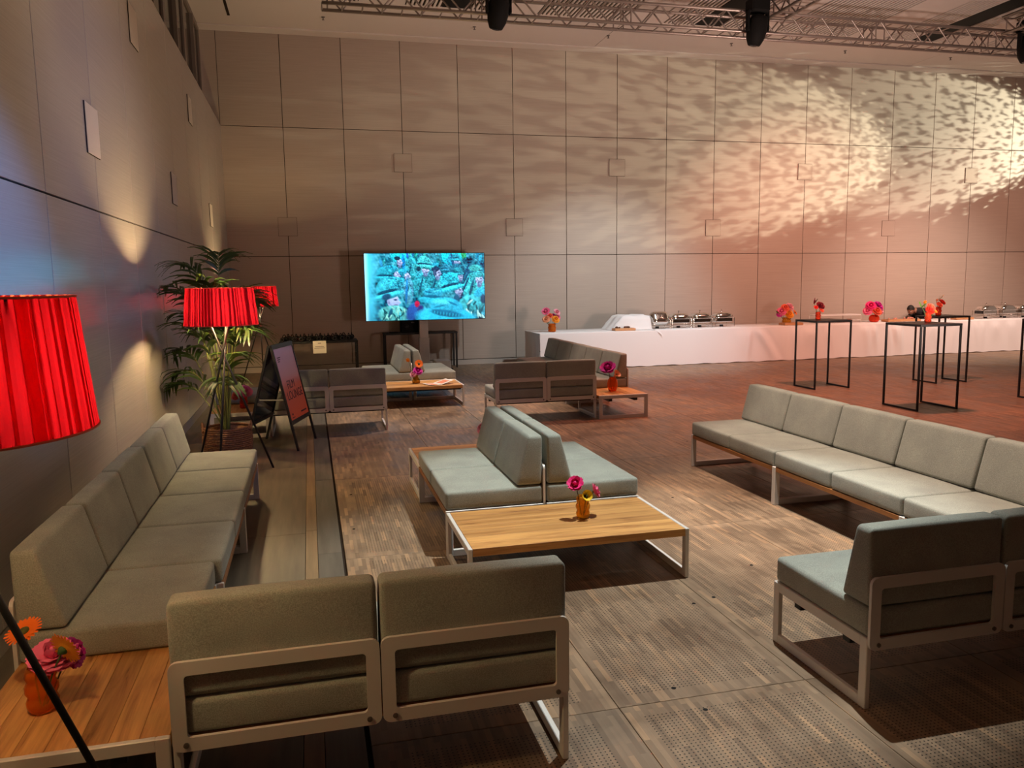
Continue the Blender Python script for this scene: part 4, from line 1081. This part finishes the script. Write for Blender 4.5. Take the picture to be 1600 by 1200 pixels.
# ---------------------------------------------------------------- buffet
BX0, BX1, BY0, BY1, BZ = 6.05, 21.5, -1.76, -0.62, 0.75
M_wood = mat('trestle_wood', (.30, .22, .15), .7)
joins = [BX0+.02 + 1.93*k for k in range(9)]
for k in range(8):
    t = thing('trestle_table', 'folding banquet table hidden under the long white buffet cloth', 'table', (joins[k], BY0+.02, 0), 0, 'banquet tables under the buffet cloth')
    b2 = MB(); b2.bbox(.005, 0, BZ-.03, 1.925, BY1-BY0-.04, BZ-.005, .004); put('table_top', b2.mesh('table_top', M_wood), t)
    for xx in (.25, 1.65):
        b2 = MB(); b2.tube((xx, .1, 0), (xx, .1, BZ-.03), .016, 8); b2.tube((xx, BY1-BY0-.14, 0), (xx, BY1-BY0-.14, BZ-.03), .016, 8); b2.tube((xx, .1, .3), (xx, BY1-BY0-.14, .3), .012, 8); put('leg', b2.mesh('leg', M_blackmetal), t)
def tablecloth():
    t = thing('tablecloth', 'long white cloth covering the buffet tables and falling to the floor', 'tablecloth', (0, 0, 0))
    nx = 520; xsn = np.linspace(BX0, BX1, nx); rs = np.random.RandomState(9)
    folds = [(rs.uniform(10.4, 21), rs.uniform(.05, .12), rs.uniform(-.3, .3), rs.uniform(.3, .9), rs.uniform(.012, .035)) for _ in range(46)]
    folds += [(10.95, .10, .9, .75, .055), (11.15, .08, .9, .8, -.03), (12.3, .07, .3, .5, .03), (12.75, .06, .2, .5, .03), (13.9, .06, .2, .6, .035), (14.3, .05, .1, .6, .03), (14.6, .06, .1, .6, .03)]
    rows = []
    ztop = BZ
    for (y, z) in ((BY1, .25), (BY1, ztop-.01), (BY1+.0-.01, ztop), (BY0+.4, ztop), (BY0+.012, ztop), (BY0+.002, ztop-.004), (BY0, ztop-.014)):
        rows.append([(xx, y, z + (.0015*math.sin(xx*5) if y < BY1-.02 else 0)) for xx in xsn])
    nz_ = 14
    for r in range(1, nz_+1):
        tt = r/nz_; z = (ztop-.014)*(1-tt) + .012*tt; row = []
        for xx in xsn:
            off = -.05*tt
            for (fx, wd, sl, reach, am) in folds:
                dx = xx - fx - sl*tt*.5
                if abs(dx) < wd*3: off -= am*math.exp(-(dx/wd)**2)*math.exp(-((tt-.25)/reach)**2)*min(1, tt*6)
            hem = .010*math.sin(xx*7.3) + .008*math.sin(xx*17) if r == nz_ else 0
            row.append((xx, BY0+off, max(.004, z+hem*.5)))
        rows.append(row)
    b2 = MB(); v = [p for row in rows for p in row]; f = []
    for j in range(len(rows)-1):
        for i in range(nx-1): f.append((j*nx+i, (j+1)*nx+i, (j+1)*nx+i+1, j*nx+i+1))
    b2.add(v, f); me = b2.mesh('cloth_front', M_white, True); put('cloth', me, t)
    # left end drop, pulled back into a diagonal fold
    b2 = MB(); n = 22; v = []; f = []
    for i in range(n+1):
        y = BY0 + (BY1-BY0)*i/n
        for j in range(11):
            tt = j/10; ins = .10*tt*math.sin(PI*i/n) + .05*math.sin(6*PI*i/n)*tt
            v.append((BX0 + ins - .05*tt*(1-i/n), y - .05*tt*(1-i/n), BZ-.002-(BZ-.015)*tt))
    for i in range(n):
        for j in range(10): f.append((i*11+j, i*11+j+1, (i+1)*11+j+1, (i+1)*11+j))
    b2.add(v, f); put('end_drop', b2.mesh('end_drop', M_white, True), t)
tablecloth()
TZ = BZ+.003
# cloth-covered box
def covered_box():
    t = thing('covered_tray', 'white cloth draped over a bulky tray on the buffet, left of the chafing dishes', 'cloth', (8.17, -1.15, TZ))
    n = 26; v = []; f = []
    for i in range(n+1):
        for j in range(n+1):
            u, w_ = -1+2*i/n, -1+2*j/n; x_, y_ = u*.47, w_*.34
            hL = .30*min(1, max(0, (u+1.0)/.55)); e = min(1, (1-u)/.10); ey = min(1, (1-abs(w_))/.22)
            z = max(.002, min(hL, .30)*min(1, e)*min(1, ey)) + .012*math.sin(9*u+4*w_)*ey*e*(1 if u > -.8 else 0)
            v.append((x_ + .02*math.sin(7*w_), y_, max(.002, z)))
    for i in range(n):
        for j in range(n): f.append((i*(n+1)+j, (i+1)*(n+1)+j, (i+1)*(n+1)+j+1, i*(n+1)+j+1))
    b2 = MB(); b2.add(v, f); put('drape', b2.mesh('drape', M_white, True), t)
    b2 = MB(); b2.add([(.40, -.34, .005), (.52, -.36, .005), (.50, -.60, .003), (.56, -.655, -.12), (.40, -.60, .003)], [(0, 1, 2, 4), (2, 3, 4)]); put('hanging_corner', b2.mesh('hanging_corner', M_white), t)
covered_box()
M_food = mat('dark_food', (.10, .035, .02), .6)
def board(label, x0, x1, y0, y1, z=0, food=None, m=M_pine):
    t = thing('serving_board', label, 'board', ((x0+x1)/2, (y0+y1)/2, TZ)); W, H = x1-x0, y1-y0
    b2 = MB(); b2.bbox(-W/2, -H/2, 0, W/2, H/2, .05, .006); put('board', b2.mesh('board', m), t)
    b2 = MB(); b2.box(-W/2+.03, -H/2+.03, .05, W/2-.03, H/2-.03, .055); put('board_inlay', b2.mesh('board_inlay', M_pine), t)
    if food:
        b2 = MB(); rr = random.Random(int(x0*10))
        for k in range(14): b2.ball((rr.uniform(-W/2+.06, W/2-.06), rr.uniform(-H/2+.06, H/2-.06), .065), rr.uniform(.015, .03), 7, 5)
        put('food', b2.mesh('food', food, True), t, kind='stuff')
board('small wooden board in front of the draped white cloth', 7.70, 8.16, -1.70, -1.50, food=M_food)
board('flat wooden board beside the orange vase on the buffet', 11.78, 12.25, -1.55, -1.30)
board('long wooden board with snacks left of the leaning person', 14.55, 15.45, -1.45, -1.20, food=mat('pale_food', (.62, .25, .18), .6))
board('short wooden board right of the leaning person', 16.45, 16.95, -1.45, -1.25)
# wire riser with platter
t = thing('wire_riser', 'white wire riser with a platter of pastries on the buffet', 'riser', (13.42, -1.05, TZ))
M_wire = mat('white_wire', (.75, .72, .70), .4)
b2 = MB()
for (xa, ya) in ((-.56, -.18), (.56, -.18), (.56, .18), (-.56, .18)): b2.tube((xa, ya, 0), (xa, ya, .17), .006, 6)
for z in (.06, .17):
    for p_, q_ in (((-.56, -.18), (.56, -.18)), ((.56, -.18), (.56, .18)), ((.56, .18), (-.56, .18)), ((-.56, .18), (-.56, -.18))): b2.tube((*p_, z), (*q_, z), .006, 6)
put('wire_frame', b2.mesh('wire_frame', M_wire), t)
b2 = MB(); b2.bbox(-.56, -.18, .176, .56, .18, .19, .004); put('glass_shelf', b2.mesh('glass_shelf', M_wire), t)
b2 = MB(); rr = random.Random(2)
for k in range(22): b2.ball((rr.uniform(-.1, .45), rr.uniform(-.12, .10), .03+.03*rr.random()), .035, 7, 5, sc=(1.3, 1, .6))
put('pastries', b2.mesh('pastries', mat('pastry', (.80, .32, .22), .7), True), t, kind='stuff')

def chafer(x, y, label, food, group=None, rz=0.0, open_lid=False):
    t = thing('chafing_dish', label, 'chafing dish', (x, y, TZ), rz, group)
    W, D = .20, .15
    def fs():
        b2 = MB()
        for sx in (-1, 1):
            for sy in (-1, 1): b2.tube((sx*W*1.12, sy*D*1.12, 0), (sx*W*1.12, sy*D*1.12, .20), .007, 6)
        for z in (.20, .06):
            for (a, c) in (((-1, -1), (1, -1)), ((1, -1), (1, 1)), ((1, 1), (-1, 1)), ((-1, 1), (-1, -1))): b2.tube((a[0]*W*1.12, a[1]*D*1.12, z), (c[0]*W*1.12, c[1]*D*1.12, z), .006, 6)
        for sx in (-1, 1): b2.path([(sx*W*1.12, -.06, .20), (sx*W*1.22, -.06, .25), (sx*W*1.22, .06, .25), (sx*W*1.12, .06, .20)], .006, 6)
        return b2.mesh('stand', M_chrome)
    put('stand', cached('chafer_stand', fs), t)
    b2 = MB(); b2.bbox(-W, -D, .105, W, D, .205, .015); put('water_pan', cached('chafer_pan', lambda: b2.mesh('water_pan', M_chrome)), t)
    def fl_():
        b2 = MB(); v = []; rows = [(1.05, .208), (1.05, .222), (.98, .262), (.82, .300), (.55, .315), (.0, .318)]
        n = 28
        for (s_, z) in rows:
            for k in range(n):
                a = 2*PI*k/n; c_, s2 = math.cos(a), math.sin(a); e = 5.0
                rr_ = (abs(c_)**e + abs(s2)**e)**(-1/e); v.append((W*s_*rr_*c_, D*s_*rr_*s2, z))
        f = []
        for r in range(len(rows)-1):
            for k in range(n): j = (k+1) % n; f.append((r*n+k, r*n+j, (r+1)*n+j, (r+1)*n+k))
        b2.add(v, f); return b2.mesh('lid', M_chrome, True)
    if not open_lid:
        ld = put('lid', cached('chafer_lid', fl_), t)
        b2 = MB(); b2.tube((0, 0, .315), (0, 0, .35), .008, 8); b2.ball((0, 0, .362), .018, 10, 6); put('knob', cached('chafer_knob', lambda: b2.mesh('knob', M_chrome, True)), ld)
    else:
        b2 = MB(); rr = random.Random(4)
        for k in range(26): b2.ball((rr.uniform(-W+.04, W-.04), rr.uniform(-D+.04, D-.04), .215+.02*rr.random()), .028, 7, 5)
        put('food', b2.mesh('food', food, True), t, kind='stuff')
        ld = put('lid', cached('chafer_lid', fl_), t, (0, .10, .12), (1.1, 0, 0)); b2 = MB(); b2.tube((0, 0, .315), (0, 0, .35), .008, 8); b2.ball((0, 0, .362), .018, 10, 6); put('knob', cached('chafer_knob', lambda: b2.mesh('knob', M_chrome, True)), ld)
    b2 = MB(); b2.lathe([(.04, 0), (.04, .05), (.02, .055)], 12, cap0=True, cap1=True); put('burner', cached('chafer_burner', lambda: b2.mesh('burner', M_blackmetal, True)), t)
chafer(8.87, -1.2, 'open chafing dish with orange food beside the draped white cloth', mat('orange_food', (.85, .34, .05), .5), None, 0, True)
chafer(9.37, -1.2, 'closed chrome chafing dish, second from left on the buffet', M_food)
chafer(9.88, -1.2, 'closed chrome chafing dish, third from left on the buffet', M_food)
chafer(10.41, -1.2, 'closed chrome chafing dish, fourth from left, before bare white cloth', M_food)
chafer(17.52, -1.2, 'chrome chafing dish starting the far right group on the buffet', M_food)
chafer(18.08, -1.2, 'chrome chafing dish second in the far right group', M_food)
chafer(18.64, -1.2, 'chrome chafing dish third in the far right group, by picture edge', M_food)
chafer(18.35, -0.84, 'chrome chafing dish behind the others in the far right group', M_food)

def bouquet(px, py, pz, vs, gm, h, r, label, desc, items, bloom_scale=0.72):
    vase(vs, gm, (px, py, pz), h, label, r)
    for (kind, colr, dx, dz, dy, sc) in items: sc *= bloom_scale; flower(kind, colr, (px+dx*.1, py+dy*.1, pz+.02), (px+dx, py+dy, pz+dz), sc, desc, (dx*3, -.7+dy, .6))
bouquet(6.45, -1.30, TZ, 'ribbed', G_orange, .17, .085, 'ribbed orange vase at the left end of the white buffet', 'the vase at the left buffet end',
        [('rose', 'pink', -.13, .42, 0, 2.0), ('rose', 'pale pink', .10, .40, 0, 1.7), ('peony', 'peach', -.14, .27, -.05, 1.5), ('peony', 'amber', .06, .26, -.06, 1.6), ('rose', 'magenta', .03, .31, .02, 1.6), ('rose', 'coral', -.05, .33, -.02, 1.4), ('rose', 'pink', .12, .30, 0, 1.4), ('leaf', 'green', -.1, .18, 0, .8)])
bouquet(11.98, -1.30, TZ, 'ribbed', G_amber, .16, .10, 'amber vase on the buffet left of the wire riser', 'the amber buffet vase',
        [('peony', 'pink', -.13, .30, 0, 2.0), ('peony', 'pale pink', .09, .40, .02, 1.8), ('peony', 'coral', -.04, .38, 0, 1.8), ('peony', 'amber', .02, .24, -.06, 2.0), ('daisy', 'orange', .19, .27, -.03, 1.9), ('peony', 'peach', .04, .30, -.02, 1.6), ('leaf', 'green', -.22, .26, 0, .9), ('peony', 'magenta', -.18, .24, 0, 1.3)])
bouquet(14.28, -1.30, TZ, 'round', G_red, .17, .115, 'coral round vase on the buffet right of the wire riser', 'the coral buffet vase',
        [('peony', 'hot pink', -.10, .38, 0, 2.2), ('peony', 'magenta', .10, .38, 0, 2.2), ('peony', 'pink', -.18, .26, 0, 2.0), ('peony', 'coral', .0, .26, -.08, 2.2), ('peony', 'pale pink', .16, .26, 0, 1.8), ('rose', 'hot pink', .18, .34, .02, 1.6)])

# ---------------------------------------------------------------- bistro tables
def bistro(label, x0, y0, x1, y1, H):
    t = thing('bar_table', label, 'table', ((x0+x1)/2, (y0+y1)/2, 0)); w_, d_ = (x1-x0)/2, (y1-y0)/2
    b2 = MB(); b2.bbox(-w_, -d_, H-.032, w_, d_, H, .003); put('table_top', b2.mesh('table_top', M_blackmetal), t)
    for sx in (-1, 1):
        b2 = MB(); xx = sx*(w_-.0135); s_ = .0125
        b2.bbox(xx-s_, -d_+.001, 0, xx+s_, -d_+.026, H-.033, .002); b2.bbox(xx-s_, d_-.026, 0, xx+s_, d_-.001, H-.033, .002); b2.bbox(xx-s_+.0005, -d_+.027, 0, xx+s_-.0005, d_-.027, .024, .002)
        put('leg_frame', b2.mesh('leg_frame', M_blackmetal), t)
bistro('tall black bar table with dark red flowers, leftmost of the bar tables', 9.40, -6.08, 10.06, -5.50, 1.115)
bistro('tall black bar table with orange tulip bouquet, nearest in the middle', 9.38, -8.36, 10.04, -7.68, 1.165)
bistro('tall black bar table in the middle, farthest from the viewer', 11.70, -6.12, 12.33, -5.57, 1.13)
bistro('tall black bar table cut by the right picture edge', 11.66, -8.36, 12.32, -7.75, 1.165)
bouquet(9.62, -5.80, 1.115, 'bubble', G_red, .13, .045, 'small coral vase on the leftmost bar table', 'the vase on the leftmost bar table',
        [('peony', 'dark red', .04, .23, 0, 1.35), ('spike', 'dark red', -.08, .27, 0, 1.3), ('rose', 'red', -.06, .20, -.02, .8), ('rose', 'coral', .03, .15, -.04, .9)])
bouquet(9.80, -8.0, 1.165, 'bubble', G_red, .14, .045, 'small red vase on the nearest middle bar table', 'the vase on the nearest middle bar table',
        [('bud', 'orange', -.07, .27, 0, 1.6), ('peony', 'coral', .04, .21, 0, 1.1), ('peony', 'red', -.01, .17, -.04, 1.1), ('leaf', 'green', -.11, .22, 0, 1.0), ('trumpet', 'orange', .10, .15, -.02, 1.1)])
bouquet(11.92, -5.85, 1.13, 'bubble', G_red, .15, .05, 'small red vase on the farthest middle bar table', 'the vase on the farthest middle bar table',
        [('rose', 'red', .06, .22, 0, 1.3), ('spike', 'cream', .0, .28, 0, 1.2), ('bud', 'peach', -.05, .25, 0, 1.6), ('rose', 'coral', -.02, .18, -.03, 1.2)])

# ---------------------------------------------------------------- person bending behind the buffet
def skin_mesh(name, verts, edges, radii, root, mats, level=2):
    me = bpy.data.meshes.new(name); me.from_pydata(verts, edges, []); o = bpy.data.objects.new(name, me); COL.objects.link(o)
    md = o.modifiers.new('s', 'SKIN'); sv = me.skin_vertices[0].data
    for i, r in enumerate(radii): sv[i].radius = (r if isinstance(r, tuple) else (r, r)); sv[i].use_root = (i == root)
    ss = o.modifiers.new('u', 'SUBSURF'); ss.levels = level; ss.render_levels = level
    dg = bpy.context.evaluated_depsgraph_get(); out = bpy.data.meshes.new_from_object(o.evaluated_get(dg)); bpy.data.objects.remove(o)
    out.materials.clear()
    for m in mats: out.materials.append(m)
    out.polygons.foreach_set('use_smooth', [True]*len(out.polygons)); return out
M_skin = mat('skin', (0.30, 0.14, 0.085), 0.5); M_shirt = mat('black_shirt', (0.010, 0.010, 0.012), 0.85); M_trouser = mat('dark_trousers', (0.015, 0.015, 0.02), 0.85); M_hair = mat('black_hair', (0.008, 0.006, 0.005), 0.7)
def person():
    ox, oy = 16.42, -0.30
    t = thing('person', 'person in black bending low over the buffet behind the bar tables', 'person', (ox, oy, 0))
    P = [(0.28, 0.02, .66), (.16, .0, .80), (-.02, -.03, .90), (-.16, -.06, .95), (-.27, -.09, .955), (-.34, -.11, .96),   # pelvis..head
         (-.10, -.20, .92), (-.02, -.36, .82), (.08, -.52, .792), (.13, -.60, .785),      # left arm on the table
         (-.12, .10, .90), (-.05, .16, .70), (-.12, .12, .52),                           # right arm hanging
         (.30, -.09, .60), (.10, -.10, .36), (.22, -.09, .06), (.08, -.09, .035),        # legs, knees bent
         (.30, .12, .60), (.10, .13, .36), (.22, .13, .06), (.08, .13, .035)]
    E = [(0, 1), (1, 2), (2, 3), (3, 4), (4, 5), (3, 6), (6, 7), (7, 8), (8, 9), (3, 10), (10, 11), (11, 12), (0, 13), (13, 14), (14, 15), (15, 16), (0, 17), (17, 18), (18, 19), (19, 20)]
    R = [.145, .135, .15, .12, .058, .05, .062, .047, .036, .03, .062, .047, .036, .088, .062, .045, .04, .088, .062, .045, .04]
    me = skin_mesh('body', P, E, R, 0, [M_shirt, M_trouser, M_skin])
    for p in me.polygons:
        c = p.center
        if c.z < .64 and c.x > -.02 or c.x > .26: p.material_index = 1
        elif c.x < -.235 or (c.y < -.44 and c.z > .6) or (c.x < -.03 and c.y > .08 and c.z < .6): p.material_index = 2
    body = put('body', me, t)
    # head with face, looking down and to the left
    v = []; f = []; n, m = 20, 14
    for k in range(m+1):
        a = PI*k/m
        for i in range(n):
            th = 2*PI*i/n; dx, dy, dz = math.sin(a)*math.cos(th), math.sin(a)*math.sin(th), -math.cos(a)
            x_ = .098*dx; y_ = .076*dy; z_ = .118*dz
            if dz < -.2: x_ *= 1-.10*(-dz-.2); y_ *= 1-.30*(-dz-.2); x_ += .02*(-dz-.2)
            if dx > .80 and abs(dy) < .28: x_ += .024*math.exp(-((dz+.12)/.16)**2)*(1-abs(dy)/.28) - .006*math.exp(-((dz-.1)/.08)**2)
            if dx > .6: x_ += .006*math.exp(-((dz+.52)/.07)**2) - .006*math.exp(-((dz+.40)/.05)**2)
            v.append((x_, y_, z_))
    for k in range(m):
        for i in range(n): j = (i+1) % n; f.append((k*n+i, k*n+j, k*n+n+j, k*n+n+i))
    b2 = MB(); b2.add(v, f); hd = put('head', b2.mesh('head', M_skin, True), t, (-.40, -.135, .965), (0, math.radians(30), PI+.45))
    M_eye = mat('eye_white', (.7, .68, .64), .3); M_iris = mat('iris', (.02, .012, .008), .2); M_lip = mat('lips', (.26, .085, .07), .5)
    for s_ in (-1, 1):
        b2 = MB(); b2.ball((.082, s_*.032, .006), .013, 10, 7); b2.ball((.0925, s_*.032, .004), .0055, 8, 6, 1); put('eye', b2.mesh('eye', [M_eye, M_iris], True), hd)
        b2 = MB(); b2.ball((-.008, s_*.077, -.012), .026, 10, 7, sc=(.7, .35, 1.15)); put('ear', b2.mesh('ear', M_skin, True), hd)
        b2 = MB(); b2.path([(.092, s_*.016, .026), (.090, s_*.034, .032), (.078, s_*.050, .027)], .004, 5); put('eyebrow', b2.mesh('eyebrow', M_hair, True), hd)
    b2 = MB(); b2.path([(.082, -.024, -.056), (.094, 0, -.054), (.082, .024, -.056)], .006, 6); put('mouth', b2.mesh('mouth', M_lip, True), hd)
    v = []; f = []
    for k in range(9):
        a = PI*0.5*k/8*1.12
        for i in range(n):
            th = 2*PI*i/n; back = .5-.5*math.cos(th); aa = a*(0.62 + .55*back)
            v.append((.108*math.sin(aa)*math.cos(th)-.006, .086*math.sin(aa)*math.sin(th), .128*math.cos(aa)+.004))
    for k in range(8):
        for i in range(n): j = (i+1) % n; f.append((k*n+i, k*n+n+i, k*n+n+j, k*n+j))
    b2 = MB(); b2.add(v, f); put('hair', b2.mesh('hair', M_hair, True), hd)
    b2 = MB(); b2.ball((.055, 0, -.092), .046, 12, 8, sc=(.9, 1.15, .7)); put('beard', b2.mesh('beard', M_hair, True), hd)
    # hands: palm, four fingers and a thumb
    def hand(loc, rz, tilt):
        V = [(0, 0, 0), (.045, 0, .004), (.085, 0, .004)]; E2 = [(0, 1), (1, 2)]; R2 = [(.022, .014), (.034, .014), (.036, .012)]
        me1 = skin_mesh('hand', V, E2, R2, 0, [M_skin], 1); h_ = put('hand', me1, t, loc, (0, tilt, rz))
        for k, (yy, ln) in enumerate(((-.027, .066), (-.009, .076), (.010, .071), (.027, .056))):
            mf = skin_mesh('finger', [(.080, yy, .004), (.085+ln*.45, yy*1.15, .010), (.085+ln*.78, yy*1.2, .000), (.085+ln, yy*1.2, -.010)], [(0, 1), (1, 2), (2, 3)], [.009, .0085, .008, .007], 0, [M_skin], 1); put('finger', mf, h_)
        mf = skin_mesh('thumb', [(.025, -.026, .0), (.055, -.050, .0), (.080, -.056, -.006)], [(0, 1), (1, 2)], [.011, .010, .008], 0, [M_skin], 1); put('thumb', mf, h_)
    hand((.13, -.595, .782), -1.15, .06); hand((-.12, .12, .51), PI, -1.45)
person()

# ---------------------------------------------------------------- labels of the cut flowers
for (kind, colr, desc), lst in FL.items():
    n = len(lst)
    for t in lst:
        t['label'] = ('%s %s standing in %s' % (colr, KN[kind], desc)) if n == 1 else ('%s %s standing in %s' % (colr, KN[kind], desc))
        if n > 1: t['group'] = '%s flowers in %s' % (colr, desc)
